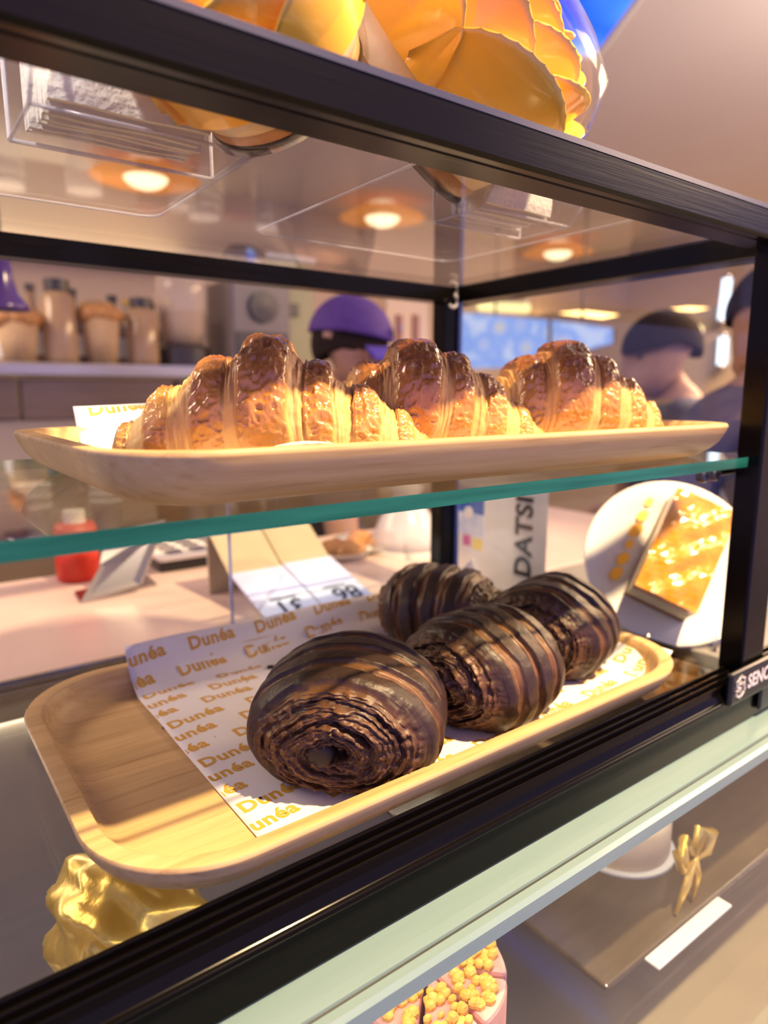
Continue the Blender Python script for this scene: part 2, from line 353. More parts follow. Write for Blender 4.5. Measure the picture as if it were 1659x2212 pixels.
# posts
MB().box(2.19, 2.34, .99, 1.07, -.95, .46).build('corner_post', M['blackm'], dc, bev=.008)
MB().box(2.20, 2.30, 2.49, 2.58, -.99, .44).build('corner_post', M['black'], dc, bev=.008)
MB().box(CX0, CX0+.06, .99, 1.06, -.95, .46).build('corner_post', M['black'], dc, bev=.008)
MB().box(CX0, CX0+.06, 2.50, 2.58, -.99, .44).build('corner_post', M['black'], dc, bev=.008)
# glass panes
MB().box(CX0+.05, GX+.03, 1.10, 2.52, .462, .478).build('top_glass', M['glass'], dc)
MB().box(GX, GX+.02, 1.07, 2.49, -.965, .43).build('side_glass', M['glass'], dc)
MB().box(CX0+.02, CX0+.04, 1.06, 2.50, -.985, .43).build('side_glass', M['glass'], dc)
MB().box(CX0+.05, GX-.03, 1.053, 2.46, -.985, -.957).build('base_glass', M['glass'], dc)
# sliding rear door: its left edge is seen over the counter
px = onY(500, 1300, 2.545).x
MB().box(px, 2.21, 2.535, 2.547, -.985, -.30).build('rear_glass_panel', M['glass'], dc)
MB().box(px-.006, px+.004, 2.534, 2.548, -.985, -.30).build('panel_edge', pbr('blue_glass_edge', (.30, .34, .62), .2, alpha=.6), dc)
MB().box(2.285, 2.296, 2.470, 2.489, -.965, .43).build('glass_edge_strip', pbr('blue_edge_strip', (.22, .34, .75), .15), dc)
# plastic corner clips
for cx, cy, cz, r in ((2.20, .978, .438, .030), (2.245, 2.485, .432, .030)):
    MB().tube([(cx+r*math.cos(a), cy, cz-.0+r*math.sin(a)) for a in np.linspace(-2.4, 1.2, 12)], .008, 8).build('corner_clip', M['acrylic_edge'], dc, smooth=True)
# shelf bracket with screws
bq = onY(1560, 1040, 1.12)
br = MB().box(2.11, 2.285, 1.10, 1.15, -.262, -.232).build('shelf_bracket', M['blackm'], dc, bev=.006)
for sxx in (2.05, 2.115):
    sc_ = MB().lathe([(.0, -.006), (.018, -.006), (.022, 0), (.022, .02), (.016, .02)], (sxx, 1.09, -.252), (0, 1, 0), 16).build('screw', M['screwm'], dc, smooth=False)
    MB().box(sxx-.011, sxx+.011, 1.0825, 1.085, -.2545, -.2495).box(sxx-.0025, sxx+.0025, 1.0825, 1.085, -.263, -.241).build('screw_slot', M['blackpl'], sc_)
MB().box(2.19, 2.285, 1.06, 1.11, -.236, -.190).build('shelf_clamp', M['acrylic_edge'], dc, bev=.006)
# brand plate on the front rail
bpl = MB().box(2.075, 2.56, .962, .984, -.983, -.872).build('brand_plate', M['blackpl'], dc, bev=.010)
MB().box(2.30, 2.62, .968, .984, -1.06, -.95).build('latch_block', M['blackpl'], dc, bev=.012)
M['signwhite'] = pbr('sign_white', (.78, .72, .70), .4)
vs, fs = text_mesh('SENCO', .060, .002, 1.0)
b = MB(); b.add([(2.178+p[0]*1.0, .9605, -.942+p[1]*1.08) for p in vs], fs); b.build('lettering', M['signwhite'], bpl)
# S-shaped hexagonal emblem of straight strokes
e = MB(); ex, ez, k = 2.132, -.925, .0165
pts = [(1.0, 1.0), (0, 1.75), (-1.3, .9), (-1.3, .1), (.9, -.35), (.9, -.95), (0, -1.65), (-1.2, -.95)]
pts2 = [(1.3, 1.15), (1.3, .35), (-.5, .1)]
def strokes(pl, w):
    for (x0, z0), (x1, z1) in zip(pl[:-1], pl[1:]):
        d = Vector((x1-x0, z1-z0)).normalized()*w; n_ = Vector((-d.y, d.x))
        q = [(x0-d.x+n_.x, z0-d.y+n_.y), (x1+d.x+n_.x, z1+d.y+n_.y), (x1+d.x-n_.x, z1+d.y-n_.y), (x0-d.x-n_.x, z0-d.y-n_.y)]
        e.prism([(ex+a*k, .9615, ez+c*k) for a, c in q], (0, -.002, 0))
strokes([(0, 2.2), (-1.6, 1.2), (-1.6, .35), (.35, -.45), (.35, -.75), (-.1, -1.0), (-.75, -.55)], .22)
strokes([(0, 2.2), (1.6, 1.35), (1.6, .7), (.75, .35), (.1, .9), (-.5, .65)], .22)
strokes([(.75, .35), (1.6, -.1), (1.6, -1.2), (0, -2.2), (-1.6, -1.35), (-1.6, -.7), (-.75, -.55)], .22)
e.build('emblem', M['signwhite'], bpl)

# glass shelf (green edge on the cut sides)
sh = MB(); SX0, SX1 = CX0+.06, 2.275
sh.box(SX0, SX1, 1.03, 2.30, -.228, -.197)
sh.mi = [0, 0, 1, 1, 1, 1]
tag(sh.build('glass_shelf', [M['shelfglass'], M['gedge']]), 'clear glass shelf with green cut edge under the croissant tray', 'shelf')

# ---------------- service counter behind the case
cn = thing('service_counter', (1, 3.4, FZ), 'pinkish beige service counter directly behind the display case', 'counter')
MB().box(-6, 5.0, 2.62, 4.25, -1.13, -1.05).build('countertop', M['counter'], cn, bev=.01)
MB().box(-5.9, 4.9, 2.72, 4.15, FZ, -1.13).build('counter_body', M['cabinet'], cn)
M['greytop'] = noisy('grey_counter', (.26, .24, .23), (.32, .30, .28), (4, 4, 4), 3, .25)
MB().box(2.64, LX1, 1.06, 2.60, -1.12, -1.052).build('worktop', M['greytop'], fr, bev=.01)
# ------------------------------------------------------------------ trays
def rrect(x0, x1, y0, y1, r, z, n=14):
    P = []
    for cx, cy, a0 in ((x1-r, y0+r, -90), (x1-r, y1-r, 0), (x0+r, y1-r, 90), (x0+r, y0+r, 180)):
        for k in range(n):
            a = math.radians(a0+90*k/(n-1)); P.append((cx+r*math.cos(a), cy+r*math.sin(a), z))
    return P
def tray(x0, x1, y0, y1, r, zb, h, label):
    b = MB(); rings = []
    outer = [(.115, 0), (.075, .010), (.045, .028), (.022, .050), (.008, .075), (.001, .094), (.0, .099), (.004, .105)]
    inner = [(.038, .105), (.043, .101), (.050, .080), (.060, .052), (.074, .036), (.092, .028), (.105, .026), (.13, .026)]
    for ins, z in outer + inner: rings.append(rrect(x0+ins, x1-ins, y0+ins, y1-ins, max(r-ins*.85, .05), zb+z*h/.105))
    n = len(rings[0]); vs = [p for rg in rings for p in rg]; fs = []
    for i in range(len(rings)-1):
        for k in range(n): fs.append((i*n+k, i*n+(k+1) % n, (i+1)*n+(k+1) % n, (i+1)*n+k))
    fs += [tuple(range(n))[::-1], tuple(range((len(rings)-1)*n, len(rings)*n))]
    b.add(vs, fs); o = b.build('bamboo_tray', M['wood'], smooth=True)
    o.data.set_sharp_from_angle(angle=math.radians(50))
    return tag(o, label, 'tray', 'bamboo serving trays')
UT = (.262, 2.20, 1.030, 2.065, .20, -.196, .105)
LT = (.228, 2.10, 1.066, 2.150, .26, -.956, .105)
tray(*UT, 'light bamboo tray on the glass shelf, carrying the golden croissants')
tray(*LT, 'light bamboo tray on the case floor, carrying the chocolate pastries')

# ------------------------------------------------------------------ printed liner papers
WORD = text_mesh('Dunéa', 1.0, .035, 1.06)
wa = np.array([v[:2] for v in WORD[0]]); wmin = wa.min(0); wmax = wa.max(0); WW = wmax[0]-wmin[0]
def paper(name, fn, u0, u1, v0, v1, label, rows, nu=60, nv=60, clipu=None):
    b = MB(); us = np.linspace(u0, u1, nu); vv = np.linspace(v0, v1, nv)
    vs = [fn(u, v) for v in vv for u in us]
    fs = [(j*nu+i, j*nu+i+1, (j+1)*nu+i+1, (j+1)*nu+i) for j in range(nv-1) for i in range(nu-1)]
    b.add(vs, fs); o = b.build(name, M['paper'], smooth=True)
    so = o.modifiers.new('thickness', 'SOLIDIFY'); so.thickness = .0012*S; so.offset = -1
    tag(o, label, 'paper')
    for (cu, cv, sz, ang) in rows:
        bm = bmesh.new(); bv = []
        ca, sa = math.cos(ang), math.sin(ang)
        for p in WORD[0]:
            x = (p[0]-wmin[0]-WW/2)/WW*sz; y = (p[1]-wmin[1]-.35)/WW*sz
            bv.append(bm.verts.new((cu+x*ca-y*sa, cv+x*sa+y*ca, 0)))
        for f in WORD[1]:
            try: bm.faces.new([bv[i] for i in f])
            except ValueError: pass
        for co, no in (((u0+.004, 0, 0), (-1, 0, 0)), ((u1-.004, 0, 0), (1, 0, 0)), ((0, v0+.004, 0), (0, -1, 0)), ((0, v1-.004, 0), (0, 1, 0))):
            bmesh.ops.bisect_plane(bm, geom=bm.verts[:]+bm.edges[:]+bm.faces[:], plane_co=co, plane_no=no, clear_outer=True)
        if len(bm.faces):
            bm.verts.index_update(); vs2 = []
            for q in bm.verts:
                p0 = Vector(fn(q.co.x, q.co.y)); n_ = (Vector(fn(q.co.x+.004, q.co.y))-p0).cross(Vector(fn(q.co.x, q.co.y+.004))-p0).normalized()
                vs2.append(p0+n_*.0016)
            t = MB().add(vs2, [[v.index for v in f.verts] for f in bm.faces]); t.build('printed_word', M['ink'], o)
        bm.free()
    return o
def floor_fn(T, curl_back, back_rise, front_rise=None, wob=.006):
    x0, x1, y0, y1, r, zb, h = T; zf = zb+.0275
    def fn(u, v):
        z = zf+.0012; x, y = u, v
        ye = y1-.125                        # start of the climb up the back wall
        if v > ye:
            s = v-ye; a = min(s/.10, 1)*1.15
            y = ye + math.sin(a)*.075*min(s/.10, 1) + max(s-.10, 0)*.45; z += (1-math.cos(a))*.07 + max(s-.10, 0)*.9
        z += wob*max(0, math.sin(u*7.3+v*5.1))*max(0, math.sin(v*9-u*3.0))*.5
        if v > ye-.5: z += .004*(math.sin(u*11)+1)*min(1, (v-ye+.5)/.3)
        if front_rise: y2, dz = front_rise(u, v); y += y2; z += dz
        # right-hand end climbs out of the tray
        xe = x1-.15
        if u > xe:
            s = u-xe; z += .9*max(0, s-.0)**1.35; x = xe + s*.86
        return (x, y, z)
    return fn
fl = floor_fn(LT, 0, 0)
rows = []
for i in range(14):
    for j in range(8):
        rows.append((.60 + j*.245 + (i % 3)*.055 - .06, 1.165 + i*.078 + j*.012, .165, .10))
paper('tray_liner_paper', fl, .555, 2.10, 1.168, 2.225, 'white printed paper lining the lower tray beneath the chocolate pastries', rows)
def fr2(u, v):
    w = max(0, 1-abs(u-.66)/.30); w = w*w*(3-2*w)
    s = max(0, (1.24-v)/.07)
    return (.0, .052*w*min(s, 1.4)**1.5 + .020*min(s, 1)*(1-w))
fu = floor_fn(UT, 0, 0, fr2)
rows2 = [(.62 + j*.245 + (i % 3)*.055 - .06, 1.20+i*.078+j*.012, .165, .10) for i in range(13) for j in range(7)]
paper('tray_liner_paper', fu, .44, 2.06, 1.150, 2.14, 'white printed paper lining the upper tray beneath the croissants', rows2)

# ------------------------------------------------------------------ croissants
def croissant(center, ang, L, Hh, Wd, segs, seed, label, bend=.06, nt_=420, na=240):
    """segs: list of (t_outer, height) from left tip to right tip; the tallest one is the centre wrap"""
    t = np.linspace(-.995, .995, nt_)[:, None]*np.ones((1, na)); th = (np.arange(na)/na*2*np.pi)[None, :]*np.ones((nt_, 1))
    # helical skew + wobble of seams
    tw = t + .055*np.sin(th*1.0+seed) * (1-np.abs(t)) + .025*(fbm(np.cos(th)*2+seed, np.sin(th)*2, t*2, seed)-.5)
    edges = [-1.05]+[s[0] for s in segs]; hs = [s[1] for s in segs]; ic = int(np.argmax(hs))
    env = np.zeros_like(t); lam = np.zeros_like(t); glz = np.zeros_like(t)
    for i, (a, b) in enumerate(zip(edges[:-1], edges[1:])):
        if i == ic: s = (tw-a)/(b-a); s_o = np.abs(s-.5)*2*.9
        elif i < ic: s = (b-tw)/(b-a); s_o = s
        else: s = (tw-a)/(b-a); s_o = s
        inside = (tw >= a) & (tw < b)
        nxt = hs[i+1] if (i >= ic and i+1 < len(hs)) else (hs[i-1] if (i < ic and i-1 >= 0) else .02)
        if i == ic:
            hn = np.where(s > .5, hs[i+1], hs[i-1]); prof = hs[i] - (hs[i]-hn)*.84*sstep(.25, 1.0, s_o)
        else:
            prof = hs[i]*(1+.05*np.sin(np.pi*np.clip(s_o, 0, 1))) - (hs[i]-nxt)*.86*sstep(.15, 1.0, s_o)
        env = np.where(inside, prof, env)
        lm = sstep(.50, .60, s_o + .12*(fbm(np.cos(th)*3, np.sin(th)*3, t*5, seed+i)-.5))
        lam = np.where(inside, lm, lam)
    tip = np.clip((1-np.abs(t))/.10, 0, 1)**.5; env = env*tip
    # smooth along t a little
    k = np.ones(9)/9
    env = np.apply_along_axis(lambda a: np.convolve(np.pad(a, 4, mode='edge'), k, 'valid'), 0, env)
    # baseline cross section
    cs = np.cos(th); sn = np.sin(th)
    zz = np.sign(cs)*np.abs(cs)**.92; yy = np.sign(sn)*np.abs(sn)**.85
    X = t*L/2
    # displacement along the local radius
    wr = fbm(X*26+seed, yy*3.4+7, zz*3.4, seed, 3)-.5
    wr2 = np.abs(fbm(X*46, yy*7+zz*3, zz*6-yy*2+seed, seed+5, 3)-.5)
    rip = (fbm(tw*34, cs*1.1, sn*1.1, seed+9, 2)-.5)*1.6 + (fbm(tw*85, cs*1.6, sn*1.6, seed+11, 2)-.5)*1.3
    d = (1-lam)*(wr*.013 - wr2*.020 + .004) + lam*(rip*.0065 - .004 + wr*.006)
    r_h = Hh*env/2 + d*np.clip(env*1.5, .2, 1); r_w = Wd/2*env**.72 + d*np.clip(env*1.5, .2, 1)
    Z = r_h*(1+zz); Z = np.where(zz < 0, r_h*(1+zz*(.93)), Z) ; Z = np.maximum(Z-.03*Hh, .0)
    Y = r_w*yy*(1-.10*zz) + bend*(t**2)
    co, si = math.cos(ang), math.sin(ang)
    px_ = center[0]+X*co-Y*si; py_ = center[1]+X*si+Y*co; pz_ = center[2]+Z
    b = MB(); vs = np.stack([px_, py_, pz_], -1).reshape(-1, 3)
    fs = [(i*na+k2, i*na+(k2+1) % na, (i+1)*na+(k2+1) % na, (i+1)*na+k2) for i in range(nt_-1) for k2 in range(na)]
    fs += [tuple(range(na))[::-1], tuple(range((nt_-1)*na, nt_*na))]
    b.v = [tuple(p) for p in vs.tolist()]; b.f = fs; b.mi = [0]*len(fs)
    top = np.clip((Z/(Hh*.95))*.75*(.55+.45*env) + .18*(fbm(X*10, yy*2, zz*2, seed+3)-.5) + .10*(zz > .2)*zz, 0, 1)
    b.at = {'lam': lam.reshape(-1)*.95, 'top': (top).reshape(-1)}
    o = b.build('croissant', M['croissant'], smooth=True, origin=center)
    return tag(o, label, 'croissant', 'croissants on the upper tray')
cz = UT[5]+.0295
A = math.radians(-27)
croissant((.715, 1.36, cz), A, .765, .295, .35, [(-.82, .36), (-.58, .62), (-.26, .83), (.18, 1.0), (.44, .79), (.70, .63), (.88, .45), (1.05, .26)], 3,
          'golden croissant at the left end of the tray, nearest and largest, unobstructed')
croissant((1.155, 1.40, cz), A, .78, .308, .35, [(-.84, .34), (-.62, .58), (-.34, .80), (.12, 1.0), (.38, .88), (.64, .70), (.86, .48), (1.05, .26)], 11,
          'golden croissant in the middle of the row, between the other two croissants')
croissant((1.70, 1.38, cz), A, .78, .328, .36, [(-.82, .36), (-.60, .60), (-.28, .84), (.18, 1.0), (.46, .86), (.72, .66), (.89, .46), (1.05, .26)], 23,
          'golden croissant at the right end of the tray, beside the glass end')

# ------------------------------------------------------------------ chocolate pastries
def pain(center, ang, L, R_w, R_h, seed, label, tilt=0.0, spiral=1, nu=330, na=260, core=None):
    # barrel profile, resampled evenly
    a = np.linspace(0.0, math.pi, 2000); ex_ = .62
    px0 = np.sign(np.cos(a))*np.abs(np.cos(a))**ex_; pr0 = np.abs(np.sin(a))**.72
    sl = np.concatenate([[0], np.cumsum(np.hypot(np.diff(px0)*L/2, np.diff(pr0)*R_w))]); u = np.linspace(.004, .996, nu)*sl[-1]
    px1 = np.interp(u, sl, px0); pr1 = np.interp(u, sl, pr0)
    th = (np.arange(na)/na*2*np.pi)[None, :]*np.ones((nu, 1)); px_ = px1[:, None]*np.ones((1, na)); pr_ = pr1[:, None]*np.ones((1, na))
    cs, sn = np.cos(th), np.sin(th)
    X = px_*L/2
    # masks
    endw = sstep(.62, .86, np.abs(px_))
    warp = .55*(fbm(X*5+seed, cs*1.5, sn*1.5, seed)-.5) + .30*np.sin(th+seed)*.4
    bp_ = (X/L*5.2 + warp) % 1.0                             # bands around the roll
    dark = sstep(.0, .10, bp_)*(1-sstep(.56, .66, bp_))
    rip = np.clip((fbm(X/L*46+warp*3, cs*1.3, sn*1.3, seed+4, 2)-.5)*3.2, -1, 1); rip2 = np.clip((fbm(X/L*19+warp*3, cs*1.6, sn*1.6, seed+8, 2)-.5)*3.2, -1, 1)
    side = dark*(.011 + .004*fbm(X*20, cs*6, sn*6, seed+2)) + (1-dark)*((rip*.0055+rip2*.008)*(.5+fbm(X*4, cs*3, sn*3, seed+6)) + .0)
    rr = pr_*R_w
    sp = (pr_*4.2 - th/(2*np.pi)*spiral + .55*(fbm(cs*pr_*3, sn*pr_*3, X*0, seed+12)-.5)) % 1.0   # spiral turns
    ridge = sstep(0, .16, sp)*(1-sstep(.62, 1.0, sp))
    fine = np.clip((fbm((pr_ - th/(2*np.pi)*spiral/4.2)*34, cs*1.5, sn*1.5, seed+15, 3)-.5)*3.4, -1, 1)
    blister = fbm(cs*pr_*14, sn*pr_*14, X*6, seed+21)-.5
    end = ridge*.012 + fine*.010 + blister*.020 - .010 - .055*np.exp(-(pr_/.15)**2)
    lump = (fbm(X*6, cs*1.3, sn*1.3, seed+31)-.5)*.05
    # normal-ish directions
    dr = side*(1-endw) + lump*.6; dx = end*endw*np.sign(px_)
    R1 = pr_*R_w + dr; R2 = pr_*R_h + dr
    Y = R1*sn; Z = R2*cs
    X2 = X*(1+.05*cs) + dx
    Z = np.where(Z < -R_h*.70, -R_h*.70 + (Z+R_h*.70)*.25, Z) + R_h*.775
    Z = Z*(1-.06*np.abs(sn)*0)
    Z = np.maximum(Z, 0)
    tl = tilt*Y; X2 = X2 + tl
    co, si = math.cos(ang), math.sin(ang)
    vs = np.stack([center[0]+X2*co-Y*si, center[1]+X2*si+Y*co, center[2]+Z], -1).reshape(-1, 3)
    fs = [(i*na+k2, i*na+(k2+1) % na, (i+1)*na+(k2+1) % na, (i+1)*na+k2) for i in range(nu-1) for k2 in range(na)]
    fs += [tuple(range(na))[::-1], tuple(range((nu-1)*na, nu*na))]
    b = MB(); b.v = [tuple(p) for p in vs.tolist()]; b.f = fs; b.mi = [0]*len(fs)
    lam_s = (1-dark)*(.42+.30*(rip*.5+.5)+.28*(rip2*.5+.5)) ; lam_e = .30+.35*ridge+.10*fine+.5*blister
    lam = lam_s*(1-endw)+lam_e*endw + .12*(fbm(X*10, cs*3, sn*3, seed+41)-.5)
    b.at = {'lam': np.clip(lam, 0, 1).reshape(-1)}
    root = thing('chocolate_pastry', center, label, 'pastry', 'chocolate pastries on the lower tray')
    b.build('pastry_roll', M['pain'], root, smooth=True)
    if core:
        s_ = core; x0 = s_*(L/2-.052); x1 = s_*(L/2-.005)
        def loc(x, y, z): return (center[0]+x*co-y*si, center[1]+x*si+y*co, center[2]+z)
        MB().tube([loc(x0, .03, R_h*.74), loc((x0+x1)/2, .032, R_h*.745), loc(x1*.985, .034, R_h*.75), loc(x1, .034, R_h*.75)], [.032, .033, .030, .020], 14).build('chocolate_stick', M['choc'], root, smooth=True)
    return root
pz = LT[5]+.029
pain((.895, 1.355, pz), math.radians(46), .45, .235, .162, 5, 'chocolate pastry at the front left of the tray, spiral end facing outwards', core=-1)
pain((1.37, 1.36, pz), math.radians(10), .43, .205, .160, 14, 'chocolate pastry in the middle, beside the front spiral one, deeply ridged')
pain((1.80, 1.46, pz), math.radians(22), .41, .205, .164, 27, 'chocolate pastry at the right end of the lower tray')
pain((1.63, 1.85, pz), math.radians(-62), .42, .19, .158, 33, 'chocolate pastry standing behind the others at the rear of the tray')
# crumbs on the paper
k = 0
for (x, y, s_) in ((583, 1443, .013), (534, 1475, .006), (490, 1495, .008), (470, 1508, .010), (535, 1508, .006), (440, 1580, .004), (352, 1573, .004), (465, 1594, .006), (562, 1725, .005), (520, 1480, .003)):
    p = onZ(x, y, pz); b = MB(); rr_ = random.Random(k); k += 1
    b.ellipsoid((p.x, p.y, pz+s_*.3), (s_*rr_.uniform(.7, 1.2), s_*rr_.uniform(.5, 1), s_*.5), 8, 6, fn=lambda q: q*(1+.25*math.sin(q.x*9+q.y*7)))
    tag(b.build('pastry_crumb', M['choc']), ('largest dark flake on the paper, behind the front left pastry' if k == 1 else 'tiny dark chocolate flake lying on the printed paper'), 'crumb', 'crumbs on the lower paper')
# ------------------------------------------------------------------ cakes standing on top of the case
def petal(center_fn, a0, a1, r0, r1, h0, h1, curl, n=14, m=10, th=.012):
    """curved petal between angles a0..a1: foot radius r0 at height h0, rim radius r1 at height h1"""
    out = []
    for side in (0, 1):
        for j in range(m+1):
            v = j/m
            for i in range(n+1):
                u = i/n; a = a0+(a1-a0)*u; w = math.sin(math.pi*min(max(u, .001), .999))**.40
                hh = h0+(h1-h0)*v*w; r = r0+(r1-r0)*v**1.0 + curl*v**3 - side*th*(1-.6*v)
                out.append(center_fn(r*math.cos(a), r*math.sin(a), hh))
    N = (m+1)*(n+1); fs = []
    for s_ in (0, 1):
        for j in range(m):
            for i in range(n):
                q = [j*(n+1)+i, j*(n+1)+i+1, (j+1)*(n+1)+i+1, (j+1)*(n+1)+i]; q = [k_+s_*N for k_ in q]; fs.append(tuple(q if s_ else q[::-1]))
    for i in range(n): fs.append((m*(n+1)+i, m*(n+1)+i+1, N+m*(n+1)+i+1, N+m*(n+1)+i))
    for j in range(m):
        for i in (0, n): fs.append((j*(n+1)+i, (j+1)*(n+1)+i, N+(j+1)*(n+1)+i, N+j*(n+1)+i))
    return out, fs
def mango_cake(base, axis, R, label, spin=0.0):
    ax = Vector(axis).normalized(); a = Vector((0, 0, 1)) if abs(ax.z) < .9 else Vector((1, 0, 0))
    u = (a-ax*a.dot(ax)).normalized(); w = ax.cross(u); B = Vector(base)
    lo = B.copy(); lo.z -= R
    root = thing('mango_rose_cake', tuple(lo), label, 'cake', 'mango cakes on top of the case')
    f = lambda x, y, h: B+u*(x*math.cos(spin)-y*math.sin(spin))+w*(x*math.sin(spin)+y*math.cos(spin))+ax*h
    k = R/.33
    MB().lathe([(0, 0), (.25*k, 0), (.268*k, .015*k), (.275*k, .05*k), (.273*k, .055*k), (0, .055*k)], B, ax, 48).build('crust_base', M['crust'], root, smooth=True)
    MB().lathe([(0, .05*k), (.273*k, .05*k), (.295*k, .11*k), (.312*k, .19*k), (.30*k, .21*k), (0, .22*k)], B, ax, 48).build('cream_layer', M['cream'], root, smooth=True)
    MB().lathe([(0, .20*k), (.31*k, .20*k), (.32*k, .25*k), (.22*k, .31*k), (.06*k, .34*k), (0, .34*k)], B, ax, 40).build('mango_core', M['mango'], root, smooth=True)
    MB().lathe([(0, -.012*k), (.265*k, -.012*k), (.27*k, -.006*k), (.27*k, 0), (0, 0)], B, ax, 48).build('cake_board', M['blackpl'], root)
    rings = [(5, .335, .350, .22, .47, .0, 1.55), (5, .300, .300, .28, .52, .55, 1.60), (5, .255, .250, .32, .545, .15, 1.60), (4, .205, .195, .36, .56, .8, 1.95), (4, .155, .140, .38, .57, .3, 2.0), (3, .105, .090, .40, .575, .9, 2.5), (2, .055, .045, .42, .575, .1, 3.3)]
    for (cnt, r0, r1, h0, h1, off, span) in rings:
        for q in range(cnt):
            a0 = off+q*2*math.pi/cnt
            vs_, fs_ = petal(f, a0, a0+span, r0*k, r1*k, (h0-.085)*k, (h1-.085)*k, .012*k)
            o = MB().add(vs_, fs_).build('mango_petal', M['mango'], root, smooth=True)
    MB().lathe([(.29*k, -.004), (.30*k, .05*k), (.335*k, .20*k), (.362*k, .28*k), (.368*k, .38*k), (.30*k, .49*k), (.20*k, .52*k), (.0, .525*k)], B, ax, 40).build('film_wrap', M['film'], root, smooth=True)
    return root
ax1 = (RT*.72 + UP*.48 - FW*.46).normalized()
C1 = Vector(onY(1128, 12, 1.25))
mango_cake(tuple(C1-ax1*.375), ax1, .295, 'large mango rose cake tilted to the right on top of the case', .55)
ax2 = (-RT*.35 + UP*.35 - FW*.87).normalized()
C2 = Vector(onY(455, -112, 1.2))
mango_cake(tuple(C2-ax2*.25), ax2, .21, 'mango rose cake tilted to the left, cut by the upper picture edge', 1.1)

# ------------------------------------------------------------------ napkin holders on the top glass
def napkin_holder(x0, x1, y0, y1, px0, px1, py0, py1, nx0, nx1, lab, seed):
    zt = .479
    root = thing('napkin_holder', ((x0+x1)/2, (y0+y1)/2, zt), lab, 'napkin holder', 'acrylic napkin holders on top of the case')
    # foot plate
    pts = rrect(px0, px1, py0, py1, .05, zt+.001, 6)
    MB().prism(pts, (0, 0, .012)).build('foot_plate', M['acrylic'], root)
    P = [(p[0], p[1], zt+.006) for p in pts]; MB().tube(P+[P[0]], .0035, 6).build('plate_edge', M['acrylic_edge'], root, smooth=True)
    # bent tray: bottom, front lip, back wall
    def panel(name, pts_): MB().prism(pts_, (.0, .0, .0) if False else pts_vec).build(name, M['acrylic'], root)
    z0 = zt+.014; zt2 = zt+.24
    MB().box(x0, x1, y0+.04, y1, z0, z0+.010).build('tray_bottom', M['acrylic'], root)
    MB().box(x0, x1, y1-.010, y1, z0, zt2).build('tray_back', M['acrylic'], root)
    MB().add([(x0, y0+.04, z0), (x1, y0+.04, z0), (x1, y0, z0+.045), (x0, y0, z0+.045), (x0, y0+.05, z0+.004), (x1, y0+.05, z0+.004), (x1, y0+.010, z0+.047), (x0, y0+.010, z0+.047)],
             [(0, 1, 2, 3), (4, 7, 6, 5), (0, 3, 7, 4), (1, 5, 6, 2), (0, 4, 5, 1), (3, 2, 6, 7)]).build('tray_lip', M['acrylic'], root)
    MB().box(x0, x1, y0, y0+.008, z0+.045, zt2).build('tray_front', M['acrylic'], root)
    for xx in (x0, x1):
        MB().tube([(xx, y0+.002, zt2), (xx, y0+.002, z0+.045), (xx, y0+.042, z0), (xx, y1, z0), (xx, y1, zt2)], .0045, 6).build('tray_edge', M['acrylic_edge'], root, smooth=True)
    MB().tube([(x0, y1, z0), (x1, y1, z0)], .005, 6).build('tray_edge', M['acrylic_edge'], root, smooth=True)
    MB().tube([(x0, y0+.042, z0), (x1, y0+.042, z0)], .004, 6).build('tray_edge', M['acrylic_edge'], root, smooth=True)
    # napkin stack: several folded sheets, front to back
    ns = thing('napkin_stack', ((nx0+nx1)/2, (y0+y1)/2, z0+.011), 'stack of white embossed paper napkins inside the ' + ('larger left' if seed == 1 else 'smaller right') + ' acrylic holder', 'napkins', 'stacks of paper napkins')
    r_ = random.Random(seed); nn = 7; ya, yb = y0+.055, y1-.02; dy = (yb-ya)/nn
    for i in range(nn):
        ang = r_.uniform(-.012, .012); zt_ = z0+.20+r_.uniform(-.01, .01); lo = z0+.012+ (.012 if i == 0 else r_.uniform(0, .006))
        a0, a1 = nx0+r_.uniform(-.008, .008), nx1+r_.uniform(-.008, .008); g = MB()
        nu_, nz_ = 16, 10; vs_ = []
        for sd in (0, 1):
            for j in range(nz_+1):
                for q in range(nu_+1):
                    x = a0+(a1-a0)*q/nu_; z = lo+(zt_-lo)*j/nz_
                    y = ya+i*dy+sd*dy*.94 + (-1 if sd == 0 else 1)*(-.006*(1-math.sin(math.pi*j/nz_)**.3)) + .004*math.sin(x*31+i)+ang*(x-a0)
                    vs_.append((x, y, z+.004*math.sin(x*23+i*2)*(1 if j == 0 else 0)*0))
        N = (nu_+1)*(nz_+1); fs_ = []
        for sd in (0, 1):
            for j in range(nz_):
                for q in range(nu_): fs_.append(tuple(sd*N+t_ for t_ in (j*(nu_+1)+q, j*(nu_+1)+q+1, (j+1)*(nu_+1)+q+1, (j+1)*(nu_+1)+q)))
        for j in range(nz_):
            for q in (0, nu_): fs_.append((j*(nu_+1)+q, (j+1)*(nu_+1)+q, N+(j+1)*(nu_+1)+q, N+j*(nu_+1)+q))
        for q in range(nu_):
            for j in (0, nz_): fs_.append((j*(nu_+1)+q, j*(nu_+1)+q+1, N+j*(nu_+1)+q+1, N+j*(nu_+1)+q))
        g.add(vs_, fs_).build('napkin', M['napkin'], ns, smooth=False)
napkin_holder(.265, .685, 1.345, 1.60, -.06, .685, 1.14, 2.00, .295, .605, 'clear acrylic napkin holder at the left of the case top, filled wide', 1)
napkin_holder(1.365, 1.73, 1.36, 1.60, .98, 1.78, 1.14, 2.00, 1.41, 1.68, 'clear acrylic napkin holder further right on the case top', 2)

